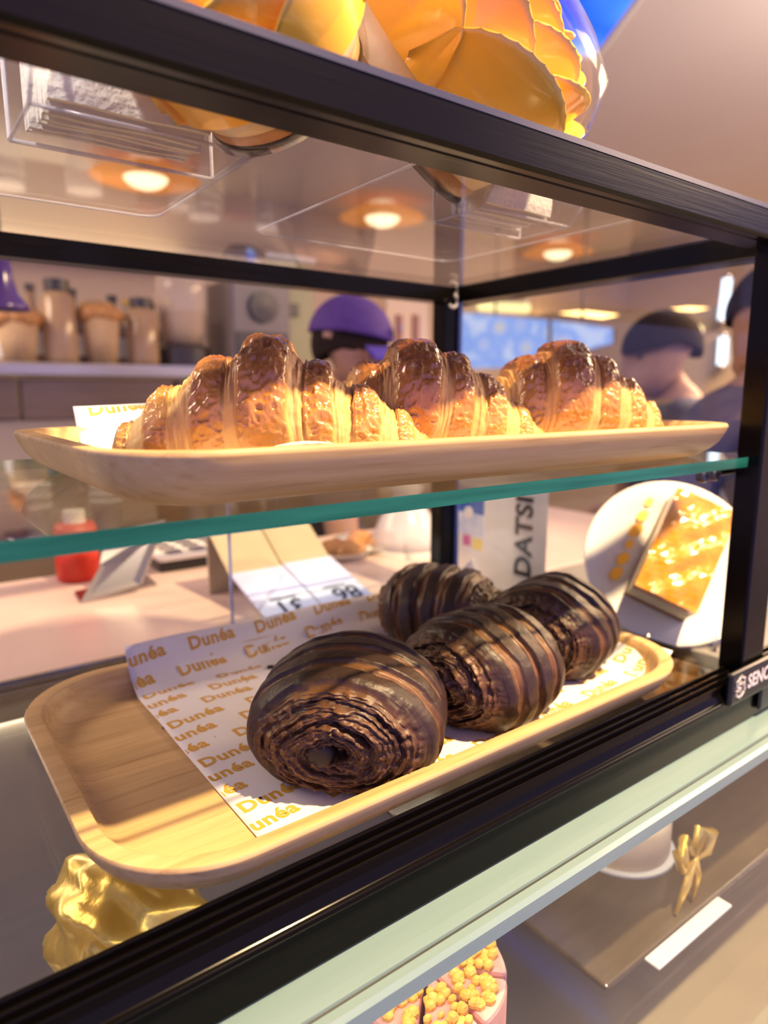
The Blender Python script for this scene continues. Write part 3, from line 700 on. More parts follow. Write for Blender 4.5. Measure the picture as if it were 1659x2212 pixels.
# ------------------------------------------------------------------ price cards behind the case
def price_card(p0, w, txt, sub, label, dx):
    # wedge: p0 = lower front left corner on the counter; card leans, seen from its back
    x, y, z = p0
    root = thing('price_card', (x+w/2, y+.25, z), label, 'price card', 'price cards behind the case')
    yb, yt, yr = y, y+.42, y+.66
    zl, zm, zt = z+.03, z+.16, z+.33
    M['card_beige'] = M.get('card_beige') or noisy('card_beige', (.42, .36, .25), (.48, .41, .29), (4, 4, 4), 3, .3)
    M['card_blue'] = M.get('card_blue') or noisy('card_pale_blue', (.50, .54, .80), (.56, .60, .84), (4, 4, 4), 3, .35)
    MB().prism([(x, yb, zl), (x, yt, zm), (x, yt, zm+.012), (x, yb, zl+.012)], (w, 0, 0)).build('printed_panel', M['card_blue'], root)
    MB().prism([(x, yt, zm), (x, yr, zt), (x, yr+.01, zt), (x, yt+.014, zm)], (w, 0, 0)).build('upright_panel', M['card_beige'], root)
    MB().prism([(x, yr, zt), (x, yr+.05, zt+.02), (x, yr+.06, zt+.01), (x, yr+.012, zt-.004)], (w, 0, 0)).build('folded_lip', M['card_blue'], root)
    MB().prism([(x, yr+.03, zt), (x, yr+.05, zt), (x, yr+.05, z), (x, yr+.03, z)], (w, 0, 0)).build('back_support', M['card_beige'], root)
    d = Vector((0, yt-yb, zm-zl)).normalized(); nn = Vector((1, 0, 0)).cross(d)
    o = Vector((x, yb, zl+.0125))+nn*.002
    def lay(tx, size, u_, v_, nm):
        vs, fs = text_mesh(tx, size, .006*size*3)
        a = np.array(vs); wx = a[:, 0].max()
        MB().add([o+Vector((1, 0, 0))*(u_+wx-p[0])+d*(v_-p[1]) for p in vs], fs).build(nm, M['darkink'], root)
    lay(txt, .155, w*.34, .130, 'price_number'); lay(sub, .036, w*.26, .165, 'small_print')
ct = -1.05
t1 = onZ(700, 1340, ct); price_card((t1.x-.27, t1.y+.02, ct), .29, '31', 'chocolate', 'blue and beige folded price card printed 31, nearer the left tray', 0)
price_card((t1.x+.04, t1.y+.05, ct), .29, '86', 'croissant', 'blue and beige folded price card printed 86, beside the chocolate pastry', 0)
# silver stand seen edge on
ss = onZ(262, 1290, ct)
root = thing('card_stand', (ss.x, ss.y, ct), 'small silver bent metal card stand alone on the pink counter', 'stand')
x, y = ss.x, ss.y
MB().prism([(x-.20, y, ct), (x+.22, y+.1, ct), (x+.22, y+.1, ct+.012), (x-.20, y, ct+.012)], (.02, .22, 0)).build('foot', M['chrome'], root)
MB().prism([(x-.20, y, ct+.01), (x-.06, y+.12, ct+.16), (x+.28, y+.10, ct+.34), (x+.10, y, ct+.05)], (.012, .012, 0)).build('sloping_panel', M['chrome'], root)
MB().prism([(x-.06, y+.13, ct+.16), (x-.02, y+.15, ct+.30), (x+.30, y+.13, ct+.36), (x+.28, y+.11, ct+.34)], (.0, .014, 0)).build('upper_lip', M['white'], root)
# white calculator
kk = onZ(435, 1225, ct); x, y = kk.x, kk.y
root = thing('calculator', (x, y, ct), 'white keypad device on the counter behind the price cards', 'calculator')
MB().box(x-.25, x+.45, y, y+.55, ct, ct+.06).build('body', M['blackpl'], root, bev=.01)
MB().box(x-.25, x+.45, y, y+.55, ct+.06, ct+.09).build('top_cover', M['white'], root, bev=.012)
for i in range(4):
    for j in range(4): MB().box(x-.18+i*.15, x-.08+i*.15, y+.06+j*.12, y+.14+j*.12, ct+.09, ct+.105).build('key', M['chrome'], root, bev=.008)
# red bottle
rb = onZ(170, 1250, ct)
root = thing('red_canister', tuple(rb), 'bright red canister at the rear edge of the pink counter', 'canister')
MB().lathe([(0, 0), (.105, 0), (.115, .02), (.115, .30), (.10, .33), (0, .33)], (rb.x, rb.y, ct), n=24).build('body', pbr('red_plastic', (.62, .035, .012), .4), root, smooth=True)
MB().lathe([(0, .33), (.06, .33), (.06, .40), (0, .40)], (rb.x, rb.y, ct), n=20).build('cap', M['white'], root)
# glass cloche and dishes near the rear post
g0 = onZ(890, 1210, ct); x, y = g0.x+.15, g0.y+.25
root = thing('cake_dome', (x, y, ct), 'clear wrapped bell-shaped dome beside the rear corner post', 'dome')
MB().lathe([(.0, 0), (.26, 0), (.26, .03), (0, .03)], (x, y, ct), n=28).build('plate', M['white'], root)
MB().lathe([(.24, .03), (.235, .10), (.17, .24), (.10, .34), (.09, .40), (.13, .43), (.03, .47), (0, .475)], (x, y, ct), n=28).build('dome_cover', pbr('frosted_film', (.74, .70, .76), .2, alpha=.7), root, smooth=True)
for (px_, py_, r_, nm) in ((835, 1195, .26, 'round dish of pastries beside the bell-shaped dome'), (775, 1215, .20, 'small dish of pastries behind the price card printed 86')):
    g = onZ(px_, py_, ct)
    root = thing('serving_dish', (g.x, g.y+.2, ct), nm, 'dish', 'dishes on the service counter')
    MB().lathe([(0, 0), (r_*.7, 0), (r_, .05), (r_*1.02, .055), (r_*.72, .015), (0, .012)], (g.x, g.y+.2, ct), n=28).build('dish', M['white'], root, smooth=True)
    for q in range(4):
        a = q*1.6; MB().ellipsoid((g.x+r_*.42*math.cos(a), g.y+.2+r_*.42*math.sin(a), ct+.055), (.10, .065, .05), 14, 10, fn=lambda p: p*(1+.08*math.sin(p.x*9))).build('pastry', M['crust'], root, smooth=True)

# ------------------------------------------------------------------ white printed box beyond the rear corner
X0 = onZ(1120, 1300, ct)
bx0, by0 = 2.62, 2.72
root = thing('printed_box', (2.9, 2.9, ct), 'tall white box with big black lettering and blue picture panel beside the corner post', 'box')
d1 = onX(1180, 1200, 2.62); d2 = onX(1070, 1200, 2.62); d3 = onY(962, 1200, d2.y)
bz0, bz1 = -1.05, -.40
ya_, yb_ = d1.y, d2.y
pa = Vector((2.62, ya_, 0)); pb = Vector((2.62, yb_, 0)); pc = Vector((onY(958, 1200, yb_+.42).x, yb_+.42, 0)); pd = pa+(pc-pb)
MB().prism([(p.x, p.y, bz0) for p in (pa, pb, pc, pd)], (0, 0, bz1-bz0)).build('carton', M['white'], root, bev=.006)
vs, fs = text_mesh('DATSI', .155, .006, 1.05)
n_ = Vector((-1, 0, 0)); hx = (pb-pa)
a = np.array(vs); mid = (pa+pb)/2
MB().add([Vector((2.618, mid.y-.075+p[1], bz0+.105+p[0]*.98)) for p in vs], fs).build('black_lettering', M['darkink'], root)
e1 = (pc-pb); ln = e1.length; e1 = e1.normalized(); nrm = Vector((0, 0, 1)).cross(e1); nrm = nrm if nrm.dot(-FH) > 0 else -nrm
def face_rect(u0, u1, z0, z1, mat, nm, off=.002):
    p = [pb+e1*(ln*u0)+nrm*off, pb+e1*(ln*u1)+nrm*off]
    MB().prism([(p[0].x, p[0].y, z0), (p[1].x, p[1].y, z0), (p[1].x, p[1].y, z1), (p[0].x, p[0].y, z1)], nrm*.002).build(nm, mat, root)
blue = noisy('print_blue', (.02, .09, .42), (.03, .14, .55), (6, 6, 6), 3, .35)
face_rect(.22, .97, -.66, -.515, blue, 'blue_panel'); face_rect(.22, .90, -.78, -.66, noisy('print_pale', (.45, .55, .80), (.75, .78, .86), (12, 12, 12), 4, .4), 'pale_panel')
face_rect(.24, .42, -.86, -.80, pbr('print_yellow', (.75, .60, .08), .4), 'yellow_square'); face_rect(.46, .60, -.85, -.79, pbr('print_magenta', (.55, .12, .35), .4), 'magenta_square')
cc = pb+e1*(ln*.66)+nrm*.005; MB().lathe([(0, 0), (.035, 0), (.035, .003), (0, .003)], (cc.x, cc.y, -.57), nrm, 20).build('red_dot', pbr('print_red', (.70, .10, .03), .4), root)
cc = pb+e1*(ln*.66)+nrm*.008; MB().lathe([(0, 0), (.018, 0), (.018, .003), (0, .003)], (cc.x, cc.y, -.57), nrm, 20).build('yellow_dot', pbr('print_yellow', (.80, .52, .08), .4), root)
for (u_, z_, r_) in ((.85, -.565, .030), (.45, -.56, .030), (.30, -.545, .022), (.5, -.66, .035), (.75, -.70, .04)):
    cc = pb+e1*(ln*u_)+nrm*.0045; MB().lathe([(0, 0), (r_, 0), (r_, .002), (0, .002)], (cc.x, cc.y, z_), nrm, 18).build('cloud_print', M['white'], root)

# ------------------------------------------------------------------ upright plate with cake beyond the side glass
pc0 = Vector(onX(1447, 1215, 2.74))
toward = (Vector((0, 0, 0))-pc0).normalized()
pn = (Vector((-.60, -.66, 0)).normalized()*.86 + UPV*.48).normalized()
pr = .37
pu = (UPV-pn*UPV.dot(pn)).normalized(); pw = pu.cross(pn)
root = thing('display_plate', (pc0.x, pc0.y, ct), 'white round plate tilted upright on a wire easel, carrying a cake slice', 'plate')
MB().lathe([(0, -.03), (.20, -.03), (.30, -.015), (.37, .02), (.375, .026), (.365, .028), (.29, .0), (.20, -.012), (0, -.012)], pc0, pn, 56).build('plate_disc', M['white'], root, smooth=True)
lowp = pc0-pu*.36
wz = ct+.004
for sgn in (-1, 1):
    q = lowp+pw*(.14*sgn)
    MB().tube([q+pn*.08+pu*.03, q+pn*.07-pu*.01, q-pn*.03-pu*.02, Vector((q.x, q.y, wz))-pn*.0, Vector((q.x+.25, q.y+.12, wz)), pc0+pw*(.14*sgn)-pn*.06+pu*.10], .008, 8).build('easel_wire', M['chrome'], root, smooth=True)
sl = thing('cake_slice', tuple(lowp), 'layered mango cake slice lying on the upright white plate', 'cake slice')
def pl(x, y, h): return pc0+pw*x+pu*y+pn*(h-.012)
rot = math.radians(-26)
def P2(x, y, h): return pl(x*math.cos(rot)-y*math.sin(rot)+.015, x*math.sin(rot)+y*math.cos(rot)+.01, h)
def slab(h0, h1, mat, nm, inset=0, bump=0, sd=0):
    g = MB(); w2, l2 = .13-inset, .24-inset; nx, ny = 12, 20; vs_ = []
    for j in range(ny+1):
        for i in range(nx+1):
            x = -w2+2*w2*i/nx; y = -l2+2*l2*j/ny; r_ = bump*(math.sin(x*60+sd)*math.cos(y*47+sd*2)+math.sin(x*31-y*39))*.5
            vs_.append(P2(x, y, h1+r_))
    for (i, j) in [(i, 0) for i in range(nx+1)]+[(nx, j) for j in range(1, ny+1)]+[(i, ny) for i in range(nx-1, -1, -1)]+[(0, j) for j in range(ny-1, 0, -1)]:
        vs_.append(P2(-w2+2*w2*i/nx, -l2+2*l2*j/ny, h0))
    fs_ = [(j*(nx+1)+i, j*(nx+1)+i+1, (j+1)*(nx+1)+i+1, (j+1)*(nx+1)+i) for j in range(ny) for i in range(nx)]
    ring = [j*(nx+1)+i for (i, j) in [(i, 0) for i in range(nx+1)]+[(nx, j) for j in range(1, ny+1)]+[(i, ny) for i in range(nx-1, -1, -1)]+[(0, j) for j in range(ny-1, 0, -1)]]
    b0 = (nx+1)*(ny+1); n_r = len(ring)
    fs_ += [(ring[q], ring[(q+1) % n_r], b0+(q+1) % n_r, b0+q) for q in range(n_r)] + [tuple(range(b0, b0+n_r))]
    g.add(vs_, fs_).build(nm, mat, sl, smooth=False)
slab(.0, .045, pbr('brown_sponge', (.20, .085, .03), .7), 'sponge_layer')
slab(.045, .15, pbr('pale_mousse', (.72, .66, .46), .5), 'mousse_layer', .002)
slab(.15, .20, noisy('mango_chunks', (.70, .25, .010), (.82, .38, .04), (30, 30, 30), 3, .2, bump=.4, coat=.5), 'mango_topping', .0, .008, 1)
for q in range(6):
    yy_ = -.17+q*.075; s_ = .030+.008*math.sin(q*2.2+.6)
    p_ = [P2(-.195+s_*.72*math.cos(a_), yy_+s_*1.0*math.sin(a_)+.25*s_*math.cos(a_), .016) for a_ in np.linspace(0, 2*math.pi, 16, endpoint=False)]
    tag(MB().prism(p_, pn*.004).build('sauce_drop', M['mango']), ['lowest', 'second lowest', 'third lowest', 'third highest', 'second highest', 'highest'][q]+' orange sauce drop beside the cake slice on the plate', 'sauce', 'sauce drops on the plate')
# ------------------------------------------------------------------ things inside the refrigerated counter
M['pink'] = noisy('pink_cream', (.72, .34, .30), (.80, .44, .38), (20, 20, 20), 4, .5, bump=.3)
M['crumb'] = noisy('yellow_crumb', (.85, .45, .05), (.95, .65, .15), (60, 60, 60), 4, .6, bump=.5)
M['foil'] = noisy('gold_foil', (.80, .50, .08), (.92, .66, .18), (12, 12, 12), 4, .28, bump=.6, metal=.55)
kp = onZ(985, 2150, -1.42); kx, ky, kr, kz0, kz1 = kp.x, max(kp.y+.06, 1.13), .20, -1.70, -1.42
root = thing('pink_cake', (kx, ky, kz0), 'pink cream cake cut in wedges with yellow crumble, low in the refrigerated counter', 'cake')
for q in range(8):
    a0 = q*math.pi/4+.03; a1 = (q+1)*math.pi/4-.03; pts = [(kx+.012*math.cos((a0+a1)/2), ky+.012*math.sin((a0+a1)/2), kz0)]
    pts += [(kx+kr*math.cos(a), ky+kr*math.sin(a), kz0) for a in np.linspace(a0, a1, 8)]
    w_ = MB().prism(pts, (0, 0, kz1-kz0)).build('cake_wedge', M['pink'], root, bev=.012)
    b = MB(); r_ = random.Random(q)
    for t_ in range(26):
        a = r_.uniform(a0+.06, a1-.06); d = kr*math.sqrt(r_.uniform(.12, .82)); s_ = r_.uniform(.010, .018)
        b.ellipsoid((kx+d*math.cos(a), ky+d*math.sin(a), kz1+s_*.4), (s_, s_*r_.uniform(.7, 1), s_*.8), 6, 5)
    cr = b.build('crumble_topping', M['crumb'], w_); cr['kind'] = 'stuff'
MB().tube([(kx+(kr+.006)*math.cos(a), ky+(kr+.006)*math.sin(a), kz0+.06) for a in np.linspace(0, 2*math.pi, 40)], .012, 8).build('gold_ribbon', M['foil'], root, smooth=True)
# gold foil parcel seen through the case floor
gp = onZ(330, 1960, -1.35)
def foil(cx, cy, cz0, sx, sy, sz, sd, label, nm='foil_parcel'):
    g = MB(); n, m = 48, 36; vs_ = []
    for i in range(m+1):
        a = math.pi*i/m
        for k_ in range(n):
            b_ = 2*math.pi*k_/n; p = Vector((math.sin(a)*math.cos(b_), math.sin(a)*math.sin(b_), math.cos(a)))
            mx_ = max(abs(p.x), abs(p.y), abs(p.z)); p = p*(.55+.45/mx_*.75)
            f = 1+.16*(abs(math.sin(p.x*7+p.z*5+sd))-.5)*abs(math.cos(p.y*6-p.z*4))+.07*math.sin(p.z*13+p.x*9+p.y*5)
            vs_.append((cx+p.x*sx*f, cy+p.y*sy*f, cz0+sz+p.z*sz*(1+.4*(f-1))))
    g.add(vs_, [(i*n+k_, i*n+(k_+1) % n, (i+1)*n+(k_+1) % n, (i+1)*n+k_) for i in range(m) for k_ in range(n)])
    return tag(g.build(nm, M['foil'], smooth=True), label, 'parcel', 'gold foil parcels in the refrigerated counter')
foil(.40, 1.66, -1.698, .21, .24, .27, 1, 'crinkled gold foil parcel under the left corner of the lower tray')
foil(.86, 1.45, -1.698, .17, .19, .19, 5, 'crinkled gold foil parcel below the front of the lower tray')
MB_ = onZ(1500, 1850, -1.50)
root = thing('gold_bow', tuple(MB_), 'shiny gold ribbon bow hanging in the refrigerated counter at right', 'ribbon')
for sg in (-1, 1):
    MB().tube([MB_+Vector((0, 0, -.0)), MB_+Vector((.05*sg, .01, .07)), MB_+Vector((.09*sg, 0, .05)), MB_+Vector((.07*sg, 0, -.01)), MB_+Vector((.01*sg, 0, -.01))], [.010, .022, .026, .02, .010], 10).build('loop', M['foil'], root, smooth=True)
    MB().tube([MB_, MB_+Vector((.03*sg, 0, -.08)), MB_+Vector((.05*sg-.04, 0, -.17))], [.012, .014, .006], 8).build('tail', M['foil'], root, smooth=True)
cb = onZ(1250, 2100, -1.70)
tag(box('dark_board', (cb.x, cb.x+2.2, .97, 2.3, -1.698, -1.675), noisy('dark_board', (.085, .065, .045), (.12, .09, .06), (3, 20, 20), 4, .18), bev=.008), 'dark brown glossy board lying in the refrigerated counter at right', 'board')
cc_ = onZ(1390, 1810, -1.60)
root = thing('cream_cake', (cc_.x, cc_.y+.1, -1.674), 'small pale cream cake standing on the dark board', 'cake')
MB().lathe([(0, 0), (.17, 0), (.18, .02), (.18, .13), (.165, .15), (0, .155)], (cc_.x, cc_.y+.1, -1.674), n=36).build('cake_body', noisy('pale_cream', (.62, .48, .30), (.70, .56, .38), (10, 10, 10), 4, .5), root, smooth=True)
MB().lathe([(0, 0), (.20, 0), (.20, .008), (0, .008)], (cc_.x, cc_.y+.1, -1.6745), n=36).build('cake_board', M['white'], root)
q0, q1 = onZ(1412, 2108, -1.70), onZ(1558, 1962, -1.70)
tag(box('reflection_strip', (q0.x, q1.x, (q0.y+q1.y)/2-.025, (q0.y+q1.y)/2+.025, -1.674, -1.664), M['white'], bev=.004), 'white strip standing in for a reflection on the dark board', 'reflection strip')  # white box put in place of a bar-shaped reflection

# ------------------------------------------------------------------ pendant lamps in a row
M['shade'] = pbr('orange_lamp_shade', (.90, .34, .05), .6, emit=(1.0, .32, .05), estr=.55)
M['bulb'] = emis('lamp_bulb', (1.0, .76, .44), 3.2)
for i, (px_, py_) in enumerate(((315, 386), (826, 472), (1205, 547))):
    p = onZ(px_, py_, 4.0)
    root = thing('pendant_lamp', tuple(p), ['orange pendant lamp nearest, below the left napkin holder', 'orange pendant lamp in the middle of the row of three', 'orange pendant lamp furthest right, above the corner of the case'][i], 'lamp', 'pendant lamps in a row')
    MB().lathe([(1.0, 0), (.9, .05), (.55, .20), (.16, .30), (.0, .31)], p, (0, 0, 1), 40).build('lamp_shade', [M['shade']], root, smooth=True)
    MB().ellipsoid((p.x, p.y, p.z+.07), (.42, .42, .26), 24, 14).build('bulb', M['bulb'], root, smooth=True)
    MB().tube([(p.x, p.y, p.z+.28), (p.x, p.y, ZC)], .03, 8).build('cord', M['blackpl'], root)
    MB().lathe([(0, -.06), (.2, -.06), (.2, 0), (0, 0)], (p.x, p.y, ZC), n=16).build('ceiling_rose', M['white'], root)

# ceiling light box printed with blue sky
lb = [onZ(600, 165, ZC-.05), onZ(1290, 118, ZC-.05), onZ(1500, -170, ZC-.05), onZ(760, -170, ZC-.05)]
sky = bpy.data.materials.new('sky_lightbox'); n, l = nt(sky); n.remove(n['Principled BSDF'])
e_ = n.new('ShaderNodeEmission'); e_.inputs[1].default_value = 1.7; v_ = mapped(n, l, (1.6, 1.6, 1.6)); tx = n.new('ShaderNodeTexNoise'); tx.inputs['Scale'].default_value = 1.3
l.new(v_, tx.inputs['Vector']); rp_ = ramp(n, [(.38, (.01, .07, .75)), (.52, (.06, .22, .95)), (.62, (.60, .72, 1.0))]); l.new(tx.outputs['Fac'], rp_.inputs['Fac']); l.new(rp_.outputs[0], e_.inputs[0])
l.new(e_.outputs[0], n['Material Output'].inputs['Surface'])
root = thing('ceiling_light_box', tuple(lb[0]), 'blue glowing ceiling light box behind the large mango cake', 'light box')
MB().prism([tuple(p) for p in lb], (0, 0, .05)).build('lit_panel', sky, root)
for a, b in zip(lb, lb[1:]+lb[:1]): MB().tube([a, b], .05, 6).build('frame_edge', M['white'], root)

# ------------------------------------------------------------------ back bar
M['steel'] = noisy('brushed_steel', (.50, .47, .45), (.58, .55, .53), (2, 2, 40), 4, .3, metal=.6)
BY = 9.0
bar = thing('back_bar', (-1, 9.6, FZ), 'long brown back bar cabinet with white top edge along the rear wall', 'cabinet')
zt_ = onY(200, 785, BY).z; zb_ = onY(200, 815, BY).z; zb2 = onY(200, 905, BY).z; zc1 = onY(0, 1005, BY).z
xr = onY(650, 800, BY).x
MB().box(-8, xr, BY, 10.6, zb_, zt_).build('top_edge', M['steel'], bar, bev=.03)
for q in range(7):
    xa = -8+q*(xr+8)/7; MB().box(xa+.02, xa+(xr+8)/7-.02, BY+.08, BY+.5, zb2, zb_-.02).build('glossy_panel', M['cabinet'], bar, bev=.02)
MB().box(-8, xr, BY+.12, 10.6, FZ, zb2).build('cabinet_body', noisy('taupe_panel', (.36, .31, .27), (.42, .36, .31), (2, 2, 2), 3, .4), bar)
MB().box(-8, xr, BY-.25, BY+.2, zc1-.12, zc1).build('lower_ledge', M['steel'], bar, bev=.03)
# wall shelf above and things on the bar
M['wicker'] = noisy('wicker', (.42, .27, .13), (.60, .42, .24), (30, 30, 60), 5, .7, bump=.6)
M['jar'] = pbr('amber_jar', (.50, .33, .18), .15, alpha=.75)
M['dark'] = pbr('dark_metal', (.05, .04, .035), .35)
def at_bar(px_, d=.5): p = onY(px_, 785, BY+d); return p.x, BY+d
i = 0
names = ['beside the purple bell lamp', 'second from the left on the back bar', 'third from the left on the back bar', 'next to the round-topped dispenser']
for px_, w_, h_, kind in ((45, .25, .95, 'basket'), (135, .24, 1.05, 'jar'), (222, .25, 1.15, 'basket'), (312, .24, .90, 'jar')):
    x, y = at_bar(px_)
    if kind == 'basket':
        root = thing('wicker_basket', (x, y, zt_), 'blurred brown wicker basket ' + names[i], 'basket', 'baskets and jars on the back bar')
        MB().lathe([(0, 0), (w_*.7, 0), (w_*.95, h_*.5), (w_*.92, h_*.5), (w_*.66, .04), (0, .04)], (x, y, zt_), n=24).build('basket_body', M['wicker'], root, smooth=True)
        MB().tube([(x+w_*.93*math.cos(a), y, zt_+h_*.5+w_*.9*math.sin(a)) for a in np.linspace(0, math.pi, 14)], .04, 8).build('handle', M['wicker'], root, smooth=True)
        for q in range(5):
            a = q*1.26; MB().ellipsoid((x+w_*.45*math.cos(a), y+w_*.45*math.sin(a), zt_+h_*.55), (.2, .15, .13), 12, 8, fn=lambda p: p*(1+.1*math.sin(p.x*8))).build('bread_roll', M['crust'], root, smooth=True)
    else:
        root = thing('storage_jar', (x, y, zt_), 'blurred amber storage jar ' + names[i], 'jar', 'baskets and jars on the back bar')
        MB().lathe([(0, 0), (w_*.8, 0), (w_*.85, .08), (w_*.85, h_*.75), (w_*.55, h_*.85), (0, h_*.86)], (x, y, zt_), n=24).build('jar_body', M['jar'], root, smooth=True)
        MB().lathe([(0, h_*.84), (w_*.62, h_*.84), (w_*.62, h_*.98), (0, h_)], (x, y, zt_), n=20).build('lid', M['dark'], root)
    i += 1
ords = ['first', 'second', 'third', 'fourth', 'fifth', 'sixth', 'seventh', 'eighth', 'ninth']
cols = [(.45, .30, .17), (.30, .19, .12), (.58, .44, .30), (.12, .09, .08), (.52, .36, .2), (.35, .25, .2), (.62, .5, .38), (.16, .10, .09), (.5, .34, .2)]
for q, px_ in enumerate((15, 78, 105, 165, 190, 250, 278, 330, 372)):
    x, y = at_bar(px_, 1.25); h_ = .62+.35*abs(math.sin(q*1.7)); r_ = .13+.03*math.sin(q*2.9)
    root = thing('syrup_bottle', (x, y, zt_), ords[q]+' bottle from the left in the rear row on the back bar', 'bottle', 'bottles on the back bar')
    MB().lathe([(0, 0), (r_, 0), (r_*1.03, .05), (r_, h_*.6), (r_*.4, h_*.78), (r_*.36, h_), (0, h_)], (x, y, zt_), n=18).build('bottle_body', pbr('bottle_glass', cols[q], .2), root, smooth=True)
    MB().lathe([(0, 0), (r_*.46, 0), (r_*.46, .09), (0, .09)], (x, y, zt_+h_), n=14).build('cap', M['dark'] if q % 2 else M['foil'], root)
    MB().lathe([(r_*1.035, h_*.15), (r_*1.035, h_*.45)], (x, y, zt_), n=18).build('paper_label', M['white'], root)
# big round glass grinder
x, y = at_bar(400, .6)
root = thing('bean_dispenser', (x, y, zt_), 'tall round-topped glass bean dispenser left of the grey machine', 'dispenser')
MB().lathe([(0, 0), (.36, 0), (.36, .25), (.3, .3), (0, .3)], (x, y, zt_), n=28).build('base', M['dark'], root)
MB().lathe([(.28, .3), (.33, .5), (.36, 1.05), (.32, 1.3), (.18, 1.45), (0, 1.48)], (x, y, zt_), n=28).build('glass_hopper', pbr('hopper_glass', (.72, .60, .45), .1, alpha=.45), root, smooth=True)
MB().lathe([(.25, .32), (.30, .5), (.31, .75), (0, .78)], (x, y, zt_), n=24).build('coffee_beans', M['wicker'], root, smooth=True)
x, y = at_bar(545)
root = thing('coffee_machine', (x, y, zt_), 'boxy dark grey coffee machine left of the green panel', 'coffee machine')
MB().box(x-.48, x+.45, y-.4, y+.6, zt_, zt_+1.22).build('housing', noisy('grey_housing', (.16, .135, .125), (.20, .17, .155), (2, 2, 2), 2, .35), root, bev=.04)
MB().lathe([(0, 0), (.22, 0), (.22, .05), (0, .06)], (x+.0, y-.4, zt_+.85), (0, -1, 0), 24).build('dial', M['dark'], root)
MB().box(x-.42, x+.38, y-.42, y-.39, zt_+.15, zt_+.5).build('drip_bay', M['dark'], root)
MB().lathe([(0, 0), (.30, 0), (.32, .05), (.34, .4), (.2, .5), (0, .5)], (x-.1, y, zt_+1.22), n=24).build('bean_hopper', M['chrome'], root, smooth=True)
x, y = at_bar(622, .9)
root = thing('menu_stand', (x, y, zt_), 'tall olive green panel behind the person in the purple cap', 'panel')
gm = noisy('olive_panel', (.30, .30, .16), (.35, .35, .20), (2, 2, 2), 2, .5)
MB().box(x-.30, x+.50, y, y+.08, zt_, zt_+1.70).build('panel', gm, root, bev=.02)
MB().box(x-.34, x+.54, y-.02, y+.10, zt_+1.70, zt_+1.78).build('top_trim', M['white'], root)
MB().box(x-.25, x+.20, y-.04, y, zt_+.85, zt_+1.05).build('label_holder', M['dark'], root)
# bell lamp
p = onY(14, 670, 5.0)
root = thing('bell_lamp', (p.x, p.y, p.z-.0), 'dark purple bell-shaped lamp at the far left edge', 'lamp')
pm = pbr('purple_enamel', (.04, .02, .12), .25)
MB().lathe([(.14, 0), (.13, .03), (.075, .10), (.055, .20), (.045, .30), (0, .31)], p, (0, 0, 1), 24).build('lamp_shade', pm, root, smooth=True)
MB().tube([(p.x, p.y, p.z+.3), (p.x, p.y, ZC)], .012, 8).build('cord', M['blackpl'], root)
MB().ellipsoid((p.x, p.y, p.z+.40), (.03, .03, .06), 12, 8).build('cord_fitting', M['chrome'], root, smooth=True)
# dark cluttered under-counter things between shelf and counter (rear low wall with cups)
lw = thing('rear_low_shelf', (1.8, 7.0, FZ), 'dark low shelf unit behind the pink counter with rows of cups', 'shelf')
MB().box(-6, 8, 6.7, 7.4, FZ, -1.35).build('shelf_body', M['cabinet'], lw)
for q, px_ in enumerate((30, 80, 235, 370, 425, 470, 540, 600, 660)):
    p = onZ(px_, 1250, -1.35); h_ = .42+.12*math.sin(q*2.3); X_ = onY(px_, 1150, 7.0).x
    root = thing('paper_cup_stack', (X_, 7.0, -1.35), ['pale cup stack at the far left of the rear low shelf', 'pale cup stack second from the left on the rear shelf', 'pale cup stack above the silver card stand', 'pale cup stack behind the keypad device', 'pale cup stack just left of the first price card', 'pale cup stack behind the price card printed 31', 'pale cup stack behind the first price card lip', 'pale cup stack above the price card printed 86', 'last pale cup stack at the right of the rear shelf'][q], 'cups', 'cup stacks on the rear low shelf')
    for c_ in range(3):
        MB().lathe([(0, 0), (.12, 0), (.15, .30), (.16, .30), (.16, .32), (.145, .32), (.115, .02), (0, .02)], (X_, 7.0, -1.35+c_*.10*(1 if q % 2 else .7)), n=18).build('cup', M['white'] if q % 3 else pbr('maroon_cup', (.25, .08, .07), .5), root, smooth=True)

# ------------------------------------------------------------------ far end: soffit, cove light, screens, tubes
M['glow'] = emis('cove_led', (1.0, .58, .20), 6.0)
M['tubem'] = emis('white_tube_light', (.75, .85, 1.0), 2.6)
M['yellowl'] = emis('yellow_light', (1.0, .80, .35), 1.6)
FX = 16.0
wave = [(960, 712), (1040, 698), (1120, 684), (1200, 676), (1300, 688), (1360, 676), (1430, 668), (1500, 672), (1540, 664), (1580, 652), (1615, 655), (1645, 690), (1700, 760)]
top_pts = [onX(a, b, FX) for a, b in wave]
root = struct(MB().prism([tuple(p) for p in top_pts]+[(FX, top_pts[-1].y, FZ), (FX, top_pts[0].y, FZ)], (.4, 0, 0)).build('trim_2', noisy('grey_brown_partition', (.36, .30, .24), (.40, .33, .27), (1, 1, 1), 2, .6)))
tag(MB().tube([p+Vector((1.2, 0, .05)) for p in top_pts], .09, 8).build('cove_light_strip', M['glow'], smooth=True), 'wavy warm glowing light strip above the far partition', 'light strip')
p = onX(1065, 662, 15.0)
root = thing('ceiling_light_bar', tuple(p), 'long yellow rounded light bar under the case corner, far away', 'light')
a, b = onX(992, 660, 15.0), onX(1138, 666, 14.0)
MB().tube([a, b], .13, 10).build('diffuser', M['yellowl'], root, smooth=True)
MB().tube([a+Vector((0, 0, .16)), b+Vector((0, 0, .16))], .06, 8).build('housing', M['white'], root)
p = onX(1497, 711, 13.0)
root = thing('small_wall_light', tuple(p), 'small yellow oval light right of the dark-haired head', 'light')
MB().ellipsoid(tuple(p), (.08, .20, .10), 16, 10).build('diffuser', M['yellowl'], root, smooth=True)
